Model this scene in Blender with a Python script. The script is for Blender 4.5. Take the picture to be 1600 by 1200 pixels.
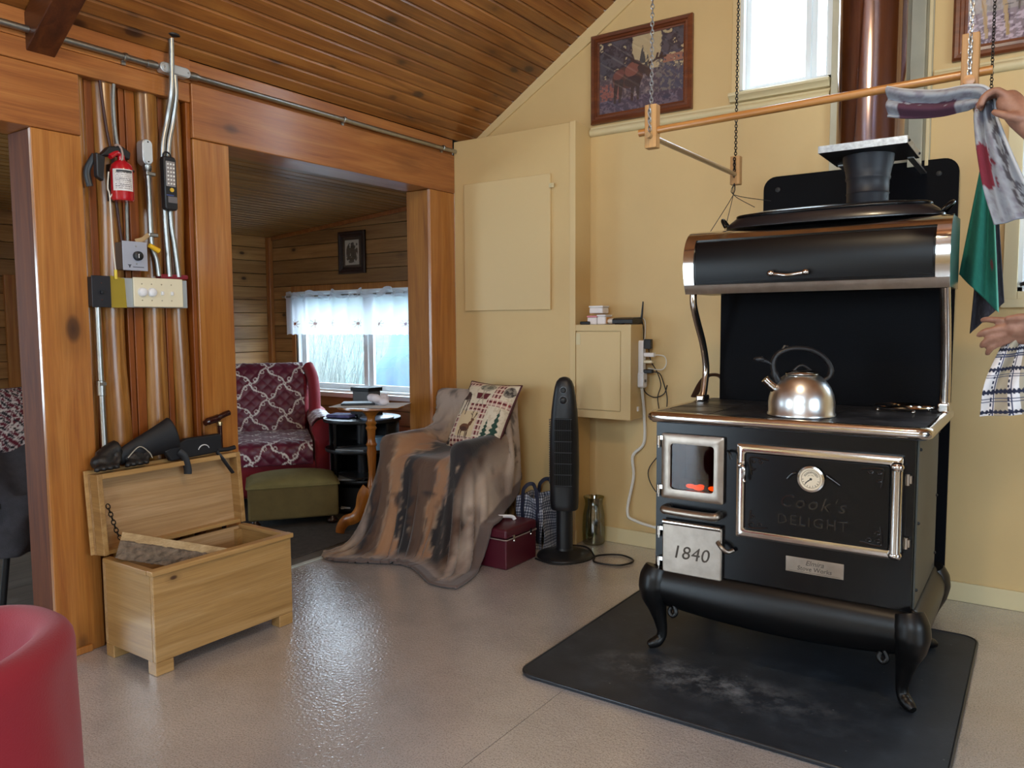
import bpy, bmesh, math, random
import numpy as np
from mathutils import Vector, Matrix
random.seed(7); rng = np.random.RandomState(7)
for o in list(bpy.data.objects): bpy.data.objects.remove(o)
C = bpy.context.scene.collection
scene = bpy.context.scene
PI = math.pi

# ------------------------------------------------------------------ camera, world, light, exposure
CAM_H = 1.27
def cam_axes(yaw, pit, rol):
    cy, sy, cp, sp = math.cos(yaw), math.sin(yaw), math.cos(pit), math.sin(pit)
    f = Vector((-sy*cp, cy*cp, -sp)); r = Vector((cy, sy, 0)); u = r.cross(f)
    c, s = math.cos(rol), math.sin(rol)
    return c*r+s*u, -s*r+c*u, f
cr, cu, cf = cam_axes(0.601714, 0.0772927, -0.0062318)
cd = bpy.data.cameras.new('camera'); cam = bpy.data.objects.new('camera', cd); C.objects.link(cam)
cam.matrix_world = Matrix(((cr.x, cu.x, -cf.x, 0), (cr.y, cu.y, -cf.y, 0), (cr.z, cu.z, -cf.z, CAM_H), (0, 0, 0, 1)))
cd.sensor_width = 36; cd.lens = 1215.387*36/1600; cd.clip_start = 0.05
scene.camera = cam
scene.view_settings.view_transform = 'Standard'; scene.view_settings.look = 'None'
scene.view_settings.gamma = 1; scene.view_settings.use_curve_mapping = False
scene.view_settings.exposure = 0.22

world = bpy.data.worlds.new('world'); scene.world = world; world.use_nodes = True
bg = world.node_tree.nodes['Background']
bg.inputs['Color'].default_value = (0.67, 0.845, 1.0, 1); bg.inputs['Strength'].default_value = 11.0

def portal(name, loc, rot, sx, sy):          # daylight enters through the window openings and one added porch opening only
    l = bpy.data.lights.new(name, 'AREA'); l.shape = 'RECTANGLE'; l.size = sx; l.size_y = sy; l.cycles.is_portal = True
    o = bpy.data.objects.new(name, l); C.objects.link(o); o.location = loc; o.rotation_euler = rot
portal('portal_gable', (-1.11, 4.12, 2.9), (-PI/2, 0, 0), .46, .96)
portal('portal_side', (.3, 4.12, 1.72), (-PI/2, 0, 0), .82, .66)
portal('portal_alcove', (-4.66, 4.72, 1.13), (-PI/2, 0, 0), 1.62, .88)
portal('portal_rear', (.1, -3.12, 2.55), (PI/2, 0, 0), 2.6, 1.7)
portal('portal_right', (3.77, .3, 1.6), (PI/2, 0, PI/2), 3.0, 1.3)
portal('portal_porch_added', (-5.92, .15, 1.2), (PI/2, 0, -PI/2), 1.7, 1.03)  # unseen side opening, added to brighten the porch
lamp = bpy.data.lights.new('ceiling_lamp', 'POINT'); lamp.energy = 60; lamp.color = (1, .78, .5); lamp.shadow_soft_size = .09
lo = bpy.data.objects.new('ceiling_lamp', lamp); C.objects.link(lo); lo.location = (-.5, 1.3, 3.0)

# ------------------------------------------------------------------ helpers
ORG = {}
def org(o):
    return ORG.get(o.name, Vector((0, 0, 0))) if o else Vector((0, 0, 0))
def tag(o, label=None, cat=None, group=None, kind=None):
    if label: o['label'] = label
    if cat: o['category'] = cat
    if group: o['group'] = group
    if kind: o['kind'] = kind
    return o
def thing(name, label, cat, loc=(0, 0, 0), rotz=0, group=None, kind=None, rot=None):
    o = bpy.data.objects.new(name, None); C.objects.link(o); o.empty_display_size = .05
    o.location = loc; o.rotation_euler = rot if rot else (0, 0, rotz)
    ORG[o.name] = Vector(loc) if (rotz == 0 and rot is None) else Vector((0, 0, 0))
    return tag(o, label, cat, group, kind)
class MB:
    def __init__(s): s.v = []; s.f = []
    def add(s, vs, fs):
        n = len(s.v); s.v += [tuple(v) for v in vs]; s.f += [tuple(i+n for i in f) for f in fs]; return s
    def box(s, a, b, M=None):
        x0, y0, z0 = a; x1, y1, z1 = b
        vs = [(x, y, z) for z in (z0, z1) for y in (y0, y1) for x in (x0, x1)]
        if M is not None: vs = [M @ Vector(v) for v in vs]
        return s.add(vs, [(0, 2, 3, 1), (4, 5, 7, 6), (0, 1, 5, 4), (2, 6, 7, 3), (0, 4, 6, 2), (1, 3, 7, 5)])
    def prism(s, poly, axis, a, b):
        # poly of 2D points in the two other axes (cyclic order), extruded along axis from a to b
        def mk(p, t): return {'x': (t, p[0], p[1]), 'y': (p[0], t, p[1]), 'z': (p[0], p[1], t)}[axis]
        n = len(poly)
        vs = [mk(p, a) for p in poly]+[mk(p, b) for p in poly]
        fs = [(i, (i+1) % n, n+(i+1) % n, n+i) for i in range(n)]+[tuple(range(n))[::-1], tuple(range(n, 2*n))]
        return s.add(vs, fs)
    def tube(s, pts, r, n=10, closed=False, sx=1.0):
        pts = [Vector(p) for p in pts]; m = len(pts)
        if not hasattr(r, '__len__'): r = [r]*m
        vs = []; prev = None
        for i, p in enumerate(pts):
            if closed: t = pts[(i+1) % m]-pts[i-1]
            else: t = pts[min(i+1, m-1)]-pts[max(i-1, 0)]
            if t.length < 1e-9: t = Vector((0, 0, 1))
            t.normalize()
            if prev is None:
                a = Vector((0, 0, 1)) if abs(t.z) < .9 else Vector((1, 0, 0))
                u = a.cross(t).normalized()
            else:
                u = prev-t*prev.dot(t); u = u.normalized() if u.length > 1e-6 else Vector((1, 0, 0)).cross(t).normalized()
            prev = u; w = t.cross(u)
            for k in range(n):
                an = 2*PI*k/n; vs.append(p+(u*math.cos(an)*sx+w*math.sin(an))*r[i])
        fs = []
        for i in range(m if closed else m-1):
            j = (i+1) % m
            for k in range(n): fs.append((i*n+k, i*n+(k+1) % n, j*n+(k+1) % n, j*n+k))
        if not closed: fs += [tuple(range(n))[::-1], tuple(range((m-1)*n, m*n))]
        return s.add(vs, fs)
    def cyl(s, a, b, r, n=16): return s.tube([a, b], r, n)
    def lathe(s, prof, c=(0, 0, 0), n=28, M=None, a0=0, a1=2*PI, cap=True):
        vs = []; full = abs(a1-a0-2*PI) < 1e-6; m = n if full else n+1
        for r, z in prof:
            for k in range(m):
                an = a0+(a1-a0)*k/n
                p = Vector((r*math.cos(an), r*math.sin(an), z))
                if M is not None: p = M @ p
                vs.append((p.x+c[0], p.y+c[1], p.z+c[2]))
        fs = []
        for i in range(len(prof)-1):
            for k in range(n):
                k2 = (k+1) % m
                fs.append((i*m+k, i*m+k2, (i+1)*m+k2, (i+1)*m+k))
        if cap and full:
            fs += [tuple(range(m))[::-1], tuple(range((len(prof)-1)*m, len(prof)*m))]
        return s.add(vs, fs)
    def ball(s, c, r, n=12, M=None):
        rx, ry, rz = r if hasattr(r, '__len__') else (r, r, r)
        vs = []; fs = []; h = n//2
        for i in range(h+1):
            th = PI*i/h
            for k in range(n):
                p = Vector((rx*math.sin(th)*math.cos(2*PI*k/n), ry*math.sin(th)*math.sin(2*PI*k/n), -rz*math.cos(th)))
                if M is not None: p = M @ p
                vs.append(p+Vector(c))
        for i in range(h):
            for k in range(n): fs.append((i*n+k, i*n+(k+1) % n, (i+1)*n+(k+1) % n, (i+1)*n+k))
        return s.add(vs, fs)
    def grid(s, P):      # P[i][j] points
        n = len(P); m = len(P[0])
        return s.add([p for row in P for p in row], [(i*m+j, i*m+j+1, (i+1)*m+j+1, (i+1)*m+j) for i in range(n-1) for j in range(m-1)])
    def build(s, name, mat, parent=None, smooth=False, bevel=0, seg=2, world=True, solid=0, sub=0, clip=None, remesh=0, smooth_it=0, weld=True):
        og = org(parent) if world else Vector((0, 0, 0))
        me = bpy.data.meshes.new(name)
        me.from_pydata([(v[0]-og.x, v[1]-og.y, v[2]-og.z) for v in s.v], [], s.f)
        bm = bmesh.new(); bm.from_mesh(me)
        if weld: bmesh.ops.remove_doubles(bm, verts=bm.verts, dist=1e-6)
        if clip:
            for co, no in clip:
                g = bm.verts[:]+bm.edges[:]+bm.faces[:]
                r = bmesh.ops.bisect_plane(bm, geom=g, plane_co=Vector(co)-og, plane_no=no, clear_outer=True)
                ed = [e for e in r['geom_cut'] if isinstance(e, bmesh.types.BMEdge)]
                bmesh.ops.holes_fill(bm, edges=[e for e in bm.edges if e.is_boundary], sides=0)
        bmesh.ops.recalc_face_normals(bm, faces=bm.faces)
        bm.to_mesh(me); bm.free()
        o = bpy.data.objects.new(name, me); C.objects.link(o)
        if mat: me.materials.append(mat)
        if smooth or bevel: me.polygons.foreach_set('use_smooth', [True]*len(me.polygons))
        if smooth and not remesh: me.set_sharp_from_angle(angle=math.radians(50))
        if parent: o.parent = parent
        ORG[o.name] = og
        if remesh:
            m = o.modifiers.new('remesh', 'REMESH'); m.mode = 'VOXEL'; m.voxel_size = remesh; m.use_smooth_shade = True
            if smooth_it:
                m = o.modifiers.new('smooth', 'SMOOTH'); m.factor = .5; m.iterations = smooth_it
        if solid:
            m = o.modifiers.new('solid', 'SOLIDIFY'); m.thickness = solid; m.offset = 0
        if bevel:
            me.set_sharp_from_angle(angle=math.radians(179))
            m = o.modifiers.new('bevel', 'BEVEL'); m.width = bevel; m.segments = seg; m.limit_method = 'ANGLE'; m.angle_limit = .6; m.harden_normals = True
        if sub:
            m = o.modifiers.new('sub', 'SUBSURF'); m.levels = sub; m.render_levels = sub
        return o
def box(name, a, b, mat, parent=None, bevel=0, **k): return MB().box(a, b).build(name, mat, parent, bevel=bevel, **k)
def arc(c, r, a0, a1, n, f): return [f(c[0]+r*math.cos(a0+(a1-a0)*i/n), c[1]+r*math.sin(a0+(a1-a0)*i/n)) for i in range(n+1)]
def rrect(x0, y0, x1, y1, r, n=5):
    P = []
    for cx, cy, a in ((x1-r, y1-r, 0), (x0+r, y1-r, PI/2), (x0+r, y0+r, PI), (x1-r, y0+r, 1.5*PI)):
        P += [(cx+r*math.cos(a+PI/2*i/n), cy+r*math.sin(a+PI/2*i/n)) for i in range(n+1)]
    return P
def spline(P, n=8):
    P = [Vector(p) for p in P]; out = []
    for i in range(len(P)-1):
        p0, p1, p2, p3 = P[max(i-1, 0)], P[i], P[i+1], P[min(i+2, len(P)-1)]
        for k in range(n):
            t = k/n
            out.append(.5*((2*p1)+(p2-p0)*t+(2*p0-5*p1+4*p2-p3)*t*t+(3*p1-p0-3*p2+p3)*t**3))
    return out+[P[-1]]
def text(name, body, size, M, mat, parent, depth=.001, shear=0, spacing=1):
    cu_ = bpy.data.curves.new(name, 'FONT'); cu_.body = body; cu_.size = size; cu_.extrude = depth; cu_.align_x = 'CENTER'; cu_.align_y = 'CENTER'
    cu_.shear = shear; cu_.space_character = spacing; cu_.resolution_u = 3
    t = bpy.data.objects.new(name+'_tmp', cu_); C.objects.link(t)
    dg = bpy.context.evaluated_depsgraph_get(); me = bpy.data.meshes.new_from_object(t.evaluated_get(dg))
    bpy.data.objects.remove(t); bpy.data.curves.remove(cu_)
    og = org(parent); me.transform(Matrix.Translation(-og) @ M)
    me.name = name; me.materials.clear(); me.materials.append(mat)
    o = bpy.data.objects.new(name, me); C.objects.link(o); o.parent = parent; ORG[o.name] = og
    return o
# orientation of flat lettering: facing -Y (towards the room) and facing +X
def face_y(x, y, z): return Matrix.Translation((x, y, z)) @ Matrix.Rotation(PI/2, 4, 'X')
def face_x(x, y, z): return Matrix.Translation((x, y, z)) @ Matrix.Rotation(PI/2, 4, 'Z') @ Matrix.Rotation(PI/2, 4, 'X')

# ------------------------------------------------------------------ materials
def lin(c):
    if isinstance(c, str): c = tuple(int(c[i:i+2], 16)/255 for i in (0, 2, 4))
    return tuple(x/12.92 if x <= .04045 else ((x+.055)/1.055)**2.4 for x in c)+(1,)
class NT:
    def __init__(s, name):
        s.m = bpy.data.materials.new(name); s.m.use_nodes = True; s.t = s.m.node_tree; s.b = s.t.nodes['Principled BSDF']
    def n(s, typ, **k):
        d = s.t.nodes.new(typ)
        for a, v in k.items():
            if a in d.inputs.keys() if hasattr(d.inputs, 'keys') else False: d.inputs[a].default_value = v
            else: setattr(d, a, v)
        return d
    def l(s, a, b): s.t.links.new(a, b)
    def ramp(s, fac, stops):
        d = s.t.nodes.new('ShaderNodeValToRGB'); e = d.color_ramp.elements
        while len(e) < len(stops): e.new(.5)
        for i, (p, c) in enumerate(stops): e[i].position = p; e[i].color = c if len(c) == 4 else lin(c)
        s.l(fac, d.inputs[0]); return d.outputs[0]
    def mix(s, fac, a, b, mode='MIX'):
        d = s.t.nodes.new('ShaderNodeMix'); d.data_type = 'RGBA'; d.blend_type = mode
        for i, v in ((0, fac), (6, a), (7, b)):
            if isinstance(v, (int, float)): d.inputs[i].default_value = v
            elif isinstance(v, tuple): d.inputs[i].default_value = v
            else: s.l(v, d.inputs[i])
        return d.outputs[2]
    def noise(s, vec, scale, detail=4, rough=.6, dist=0):
        d = s.t.nodes.new('ShaderNodeTexNoise'); d.inputs['Scale'].default_value = scale; d.inputs['Detail'].default_value = detail
        d.inputs['Roughness'].default_value = rough; d.inputs['Distortion'].default_value = dist
        if vec is not None: s.l(vec, d.inputs['Vector'])
        return d.outputs['Fac']
    def bump(s, h, strength, dist=.01):
        d = s.t.nodes.new('ShaderNodeBump'); d.inputs['Strength'].default_value = strength; d.inputs['Distance'].default_value = dist
        s.l(h, d.inputs['Height']); s.l(d.outputs[0], s.b.inputs['Normal'])
    def coords(s, scale=(1, 1, 1), rand=True):
        tc = s.t.nodes.new('ShaderNodeTexCoord'); mp = s.t.nodes.new('ShaderNodeMapping'); mp.inputs['Scale'].default_value = scale
        if rand:
            oi = s.t.nodes.new('ShaderNodeObjectInfo'); mu = s.t.nodes.new('ShaderNodeVectorMath'); mu.operation = 'SCALE'
            cx = s.t.nodes.new('ShaderNodeCombineXYZ')
            for i in range(3): s.l(oi.outputs['Random'], cx.inputs[i])
            s.l(cx.outputs[0], mu.inputs[0]); mu.inputs['Scale'].default_value = 37.0
            ad = s.t.nodes.new('ShaderNodeVectorMath'); ad.operation = 'ADD'
            s.l(tc.outputs['Object'], ad.inputs[0]); s.l(mu.outputs[0], ad.inputs[1]); s.l(ad.outputs[0], mp.inputs[0])
        else: s.l(tc.outputs['Object'], mp.inputs[0])
        return mp.outputs[0]
    def set(s, **k):
        for a, v in k.items(): s.b.inputs[a.replace('_', ' ')].default_value = v
        return s
def plain(name, col, rough=.5, metal=0, spec=.5, bump=0, bscale=200, var=0, vscale=8, coat=0, sheen=0):
    t = NT(name); c = lin(col); t.set(Base_Color=c, Roughness=rough, Metallic=metal); t.b.inputs['Specular IOR Level'].default_value = spec
    if coat: t.b.inputs['Coat Weight'].default_value = coat; t.b.inputs['Coat Roughness'].default_value = .1
    if sheen: t.b.inputs['Sheen Weight'].default_value = sheen
    v = t.coords(rand=False)
    if var:
        n = t.noise(v, vscale); d = tuple(x*(1-var) for x in c[:3])+(1,); e = tuple(min(1, x*(1+var)) for x in c[:3])+(1,)
        t.l(t.ramp(n, [(.3, d), (.7, e)]), t.b.inputs['Base Color'])
    if bump: t.bump(t.noise(v, bscale, 3), bump, .004)
    return t.m
def wood(name, dark, mid, light, axis, rough=.4, knots=1.0, gscale=1.0, coat=.0, randv=.25, kdark='3a1d10', kscale=2.2):
    t = NT(name); long, thin = .55*gscale, 9*gscale
    sc = tuple(long if a == axis else thin for a in 'xyz')
    v = t.coords(sc)
    g = t.noise(v, 2.2, 6, .62, .8)
    col = t.ramp(g, [(.28, dark), (.5, mid), (.74, light)])
    fine = t.noise(t.coords(tuple(3 if a == axis else 160 for a in 'xyz')), 1.5, 2)
    col = t.mix(.22, col, t.ramp(fine, [(.35, '7a5a40'), (.65, 'ffffff')]), 'MULTIPLY')
    if knots:
        kv = t.coords(tuple(kscale*.8 if a == axis else kscale*1.5 for a in 'xyz'))
        vo = t.t.nodes.new('ShaderNodeTexVoronoi'); vo.inputs['Scale'].default_value = 1.6; t.l(kv, vo.inputs['Vector'])
        kn = t.ramp(vo.outputs['Distance'], [(0, (1, 1, 1, 1)), (.045*knots, (.85, .85, .85, 1)), (.075*knots, (.25, .25, .25, 1)), (.17*knots, (0, 0, 0, 1))])
        col = t.mix(kn, col, lin(kdark))
    if randv:
        oi = t.t.nodes.new('ShaderNodeObjectInfo'); r = t.ramp(oi.outputs['Random'], [(0, (1-randv, 1-randv, 1-randv, 1)), (1, (1, 1, 1, 1))])
        col = t.mix(1.0, col, r, 'MULTIPLY')
    t.l(col, t.b.inputs['Base Color']); t.set(Roughness=rough)
    if coat: t.b.inputs['Coat Weight'].default_value = coat; t.b.inputs['Coat Roughness'].default_value = .18
    t.bump(g, .12, .004)
    return t.m
def attr_mat(name, rough=.7, coat=0, bump=0, bscale=300, sheen=0):
    t = NT(name); a = t.t.nodes.new('ShaderNodeAttribute'); a.attribute_name = 'Col'
    t.l(a.outputs['Color'], t.b.inputs['Base Color']); t.set(Roughness=rough)
    if coat: t.b.inputs['Coat Weight'].default_value = coat; t.b.inputs['Coat Roughness'].default_value = .05
    if sheen: t.b.inputs['Sheen Weight'].default_value = sheen
    if bump: t.bump(t.noise(t.coords(rand=False), bscale, 3), bump, .004)
    return t.m
def set_cols(o, cols):
    at = o.data.color_attributes.new('Col', 'FLOAT_COLOR', 'POINT')
    at.data.foreach_set('color', np.asarray(cols, dtype=np.float32).ravel())
def vnoise(u, v, s, seed=0):      # value noise on numpy arrays
    r = np.random.RandomState(seed).rand(64, 64); x = np.asarray(u)*s+seed*3.7; y = np.asarray(v)*s+seed*1.3
    i = np.floor(x).astype(int); j = np.floor(y).astype(int); a = x-i; b = y-j; a = a*a*(3-2*a); b = b*b*(3-2*b)
    g = lambda p, q: r[p % 64, q % 64]
    return g(i, j)*(1-a)*(1-b)+g(i+1, j)*a*(1-b)+g(i, j+1)*(1-a)*b+g(i+1, j+1)*a*b
def fbm(u, v, s, seed=0): return .55*vnoise(u, v, s, seed)+.28*vnoise(u, v, s*2.1, seed+1)+.17*vnoise(u, v, s*4.3, seed+2)
class Paint:                       # flat print: colours on a u,v grid
    def __init__(s, u, v, base): s.u, s.v = u, v; s.c = np.zeros(u.shape+(4,)); s.c[...] = lin(base)
    def put(s, mask, col): 
        m = np.clip(np.asarray(mask, float), 0, 1)[..., None]; s.c = s.c*(1-m)+np.array(lin(col))*m; return s
    def ell(s, x, y, a, b, rot=0):
        du, dv = s.u-x, s.v-y; c, q = math.cos(rot), math.sin(rot)
        return ((du*c+dv*q)/a)**2+((-du*q+dv*c)/b)**2 < 1
    def seg(s, x0, y0, x1, y1, w, w1=None):
        dx, dy = x1-x0, y1-y0; t = np.clip(((s.u-x0)*dx+(s.v-y0)*dy)/(dx*dx+dy*dy), 0, 1)
        ww = w if w1 is None else w+(w1-w)*t
        return np.hypot(s.u-x0-t*dx, s.v-y0-t*dy) < ww
    def rect(s, x0, y0, x1, y1): return (s.u > x0) & (s.u < x1) & (s.v > y0) & (s.v < y1)
def print_sheet(name, P, nu, nv, painter, mat, parent, solid=0, smooth=False):
    us = np.linspace(0, 1, nu); vs = np.linspace(0, 1, nv)
    U, V = np.meshgrid(us, vs, indexing='ij')
    pts = [[P(u, v) for v in vs] for u in us]
    o = MB().grid(pts).build(name, mat, parent, smooth=smooth, solid=solid, weld=False)
    set_cols(o, painter(U, V).reshape(-1, 4))
    return o
def glass(name, tint='ffffff', refl=.08, rough=0.02):
    t = NT(name); tr = t.t.nodes.new('ShaderNodeBsdfTransparent'); tr.inputs[0].default_value = lin(tint)
    gl = t.t.nodes.new('ShaderNodeBsdfGlossy'); gl.inputs['Roughness'].default_value = rough
    mx = t.t.nodes.new('ShaderNodeMixShader'); mx.inputs[0].default_value = refl
    t.l(tr.outputs[0], mx.inputs[1]); t.l(gl.outputs[0], mx.inputs[2]); t.l(mx.outputs[0], t.t.nodes['Material Output'].inputs[0])
    return t.m
def emis(name, col, s):
    t = NT(name); t.b.inputs['Emission Color'].default_value = lin(col); t.b.inputs['Emission Strength'].default_value = s; t.set(Base_Color=lin(col)); return t.m

M_yellow = plain('yellow paint', 'd0b37e', .55, bump=.08, bscale=60, var=.04, vscale=2)
M_yellow2 = plain('yellow paint satin', 'd4ba88', .5, bump=.06, bscale=60)
M_cream = plain('cream trim paint', 'd3c49a', .5, bump=.05, bscale=80)
M_offwhite = plain('off white board paint', 'b8b39b', .55, bump=.1, bscale=90, var=.08)
M_vinyl = plain('white vinyl', 'e6ecee', .35)
M_ceil = wood('amber ceiling pine', '7c481c', '9c612b', 'b47838', 'y', .38, 2.2, coat=.25, randv=.3, kscale=2.6)
M_ceil2 = wood('porch ceiling pine', '8a6434', 'ab8048', 'c49a60', 'y', .3, 1.0, coat=.35, randv=.35)
M_wallx = wood('porch wall pine horizontal', '95683a', 'b5864e', 'cb9f66', 'x', .4, 1.3, coat=.15, randv=.35, kscale=2.4)
M_wally = wood('porch wall pine along depth', '95683a', 'b5864e', 'cb9f66', 'y', .4, 1.3, coat=.15, randv=.35, kscale=2.4)
M_postz = wood('orange varnished pine upright', '965624', 'b07031', 'c28644', 'z', .33, 1.9, coat=.35, randv=.12, kscale=1.8)
M_beamy = wood('orange varnished pine beam', '8c4f24', 'a96732', 'bc7d42', 'y', .33, 1.7, coat=.35, randv=.12, kscale=1.6)
M_log = wood('peeled log', '6e4014', 'a06a2c', 'bd8a4a', 'z', .35, 1.2, gscale=1.6, coat=.4, randv=.2, kscale=2.4)
M_batten = wood('reddish batten', '6e340f', '8f4c18', 'a8621f', 'z', .4, .6, randv=.2)
M_chest = wood('pale chest pine', '9c7440', 'b58c54', 'c7a16c', 'y', .4, .8, coat=.2, randv=.08, kscale=2.6)
M_chestx = wood('pale chest pine end', '90693a', 'aa824c', 'bd9862', 'x', .42, .7, coat=.2, randv=.08, kscale=2.6)
M_chestin = wood('unvarnished chest lining', '9a7448', 'b08a5c', 'c4a178', 'y', .6, .7, randv=.05, kscale=2.2)
M_block = wood('raw block wood', 'a5743c', 'c0925a', 'd8b07a', 'z', .5, .4)
M_rod = wood('dowel', '9c6228', 'bb8040', 'cf9a5c', 'x', .35, 0, coat=.3)
M_frame = wood('brown picture frame wood', '55290f', '70391a', '8a4d26', 'x', .4, 0, coat=.3)
M_table = wood('honey maple', '8a4c14', 'a8641f', 'bd7a32', 'z', .3, 0, coat=.5)
M_black = plain('black enamel', '040508', .25, spec=.3)
M_blackmat = plain('matt black', '121316', .55)
M_cast = plain('black cast iron', '070708', .38, spec=.4, bump=.05, bscale=200)
M_shield = plain('black heat shield', '04050a', .65, spec=.12, bump=.15, bscale=260)
M_plastic = plain('black plastic', '14161b', .42)
M_rubber = plain('black rubber cord', '141416', .5)
M_chrome = plain('polished nickel', 'cfcac4', .14, metal=1, var=.06, vscale=14)
M_brush = plain('worn nickel plate', '9c9084', .36, metal=1, bump=.12, bscale=40, var=.14, vscale=18)
M_steel = plain('galvanised conduit', 'a6a8a6', .34, metal=1, var=.1, vscale=30)
M_galv = plain('spangled galvanised sheet', 'a4a9ae', .4, metal=1, var=.28, vscale=60)
M_grey = plain('grey side sheet', '4e4f4a', .5, metal=.2, var=.06)
M_white = plain('white plastic', 'e8e8ea', .4)
M_ivory = plain('ivory plastic', 'e2d8bb', .35)
M_glass = glass('window glass')
M_pictureglass = glass('picture glass', refl=.10)
M_dark = plain('dark void', '050505', .9)

ceil_s = .632
def zc(x): return 2.395+ceil_s*(x+3.05)
CL = [((-3.05, 0, 2.395), (-ceil_s, 0, 1))]

# ------------------------------------------------------------------ setting: floor
t = NT('speckled beige linoleum')
v = t.coords(rand=False)
c1 = t.ramp(t.noise(v, 2.2, 6, .65), [(.3, 'a39d9b'), (.5, 'b3aca9'), (.72, 'bfb7b2')])
c2 = t.ramp(t.noise(v, 190, 3, .7), [(.36, '8d7f75'), (.52, 'ffffff'), (.7, 'fff6ee')])
col = t.mix(.55, c1, c2, 'MULTIPLY')
vo = t.t.nodes.new('ShaderNodeTexVoronoi'); vo.inputs['Scale'].default_value = 26; t.l(v, vo.inputs['Vector'])
col = t.mix(t.ramp(vo.outputs['Distance'], [(.0, (1, 1, 1, 1)), (.035, (.7, .7, .7, 1)), (.05, (0, 0, 0, 1))]), col, lin('80736a'))
t.l(col, t.b.inputs['Base Color']); t.set(Roughness=.24); t.b.inputs['Specular IOR Level'].default_value = 1.0; t.b.inputs['Coat Weight'].default_value = .9; t.b.inputs['Coat Roughness'].default_value = .14; t.b.inputs['Coat IOR'].default_value = 1.85
t.bump(t.noise(v, 85, 2, .5), .42, .004); t.l(t.b.inputs['Normal'].links[0].from_socket, t.b.inputs['Coat Normal']); M_floor = t.m
fl = tag(box('floor', (-3.24, -3.0, -.06), (3.65, 4.0, -.004), M_dark), 'beige speckled sheet flooring of the main room', 'floor', kind='structure')
MB().box((-3.21, -3.0, -.004), (-1.3385, 4.0, 0)).build('sheet', M_floor, fl)
MB().box((-1.336, -3.0, -.004), (3.65, 4.0, 0)).build('sheet', M_floor, fl)
M_pfloor = wood('grey porch floor', '56514c', '6b655e', '7d766d', 'y', .45, 0)
pf = tag(box('floor_porch', (-5.8, -1.0, -.06), (-3.24, 4.6, -.004), M_dark), 'grey plank floor of the porch room', 'floor', kind='structure')
for i in range(18):
    MB().box((-5.8+i*.1422, -1.0, -.004), (-5.8+i*.1422+.1402, 4.6, 0)).build('plank', M_pfloor, pf)
tag(box('trim_1', (-3.238, 2.216, 0), (-3.208, 3.594, .006), plain('pale metal strip', 'd6ddd6', .3, metal=.3), bevel=.002), 'pale threshold strip on the floor between the rooms', 'trim', kind='structure')

# ------------------------------------------------------------------ walls with openings
def wall_cells(axis, pos0, pos1, a0, a1, z0, z1, holes):
    xs = sorted({a0, a1, *[h[0] for h in holes], *[h[1] for h in holes]}); zs = sorted({z0, z1, *[h[2] for h in holes], *[h[3] for h in holes]})
    mb = MB()
    for i in range(len(xs)-1):
        for j in range(len(zs)-1):
            cx, cz = (xs[i]+xs[i+1])/2, (zs[j]+zs[j+1])/2
            if any(h[0] < cx < h[1] and h[2] < cz < h[3] for h in holes): continue
            if axis == 'y': mb.box((xs[i], pos0, zs[j]), (xs[i+1], pos1, zs[j+1]))
            else: mb.box((pos0, xs[i], zs[j]), (pos1, xs[i+1], zs[j+1]))
    return mb
RX = .3; RZ = zc(RX)
CLIP2 = [((RX, 0, RZ-.001), (-ceil_s, 0, 1)), ((RX, 0, RZ-.001), (ceil_s, 0, 1))]
W1 = (-1.335, -.89, 2.425, 3.38); W3 = (-.112, .7, 1.395, 2.05)
def gable(name, y0, y1, holes, label, x0=-3.05):
    # wall pieces, each clipped under the roof slope
    mb = wall_cells('y', y0, y1, x0, 3.65, 0, 4.6, holes)
    me = mb.build(name, M_yellow, clip=CLIP2, weld=False)
    return tag(me, label, 'wall', kind='structure')
gable('wall_back', 4.0, 4.1, [W1, W3], 'pale yellow painted gable wall behind the black cookstove')
gable('wall_front', -3.1, -3.0, [(-1.2, 1.4, 1.7, 3.4)], 'yellow end wall behind the viewer', -3.24)
tag(wall_cells('x', 3.65, 3.75, -3.0, 4.0, 0, 2.5, [(-1.2, 1.8, .95, 2.25)]).build('wall_right', M_yellow), 'yellow side wall to the right of the viewer', 'wall', kind='structure')
# wall chase in the corner
ch = box('wall_chase', (-3.05, 3.824, 0), (-2.191, 4.0, 2.384), M_yellow, bevel=.004)
tag(ch, 'pale yellow boxed-out wall chase in the corner beside the wooden post', 'wall', kind='structure')
box('corner_bead', (-2.225, 3.819, .0), (-2.188, 3.826, 2.386), M_yellow2, ch, bevel=.002)
dr = tag(box('door_1', (-2.963, 3.808, 1.35), (-2.346, 3.8235, 2.116), M_yellow2, bevel=.003), 'flat yellow access panel on the boxed-out wall above the draped chair', 'panel', kind='structure')
lt = box('latch', (-2.352, 3.802, 2.035), (-2.318, 3.812, 2.06), M_cream, dr, bevel=.003)
MB().cyl((-2.333, 3.795, 2.048), (-2.333, 3.81, 2.048), .006).build('knob', M_cream, lt, smooth=True)
# mouldings on the back wall
def rail(n, x0, x1, lab):
    P = [(4.0, 2.328), (3.985, 2.328), (3.975, 2.338), (3.972, 2.35), (3.977, 2.362), (3.988, 2.368), (3.99, 2.378), (4.0, 2.38)]
    tag(MB().prism(P, 'x', x0, x1).build(n, M_cream, smooth=True), lab, 'trim', kind='structure')
rail('trim_2', -2.186, -.895, 'cream picture rail moulding left of the chimney pipe')
rail('trim_3', -.455, 3.6, 'cream picture rail moulding right of the chimney pipe')
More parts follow.
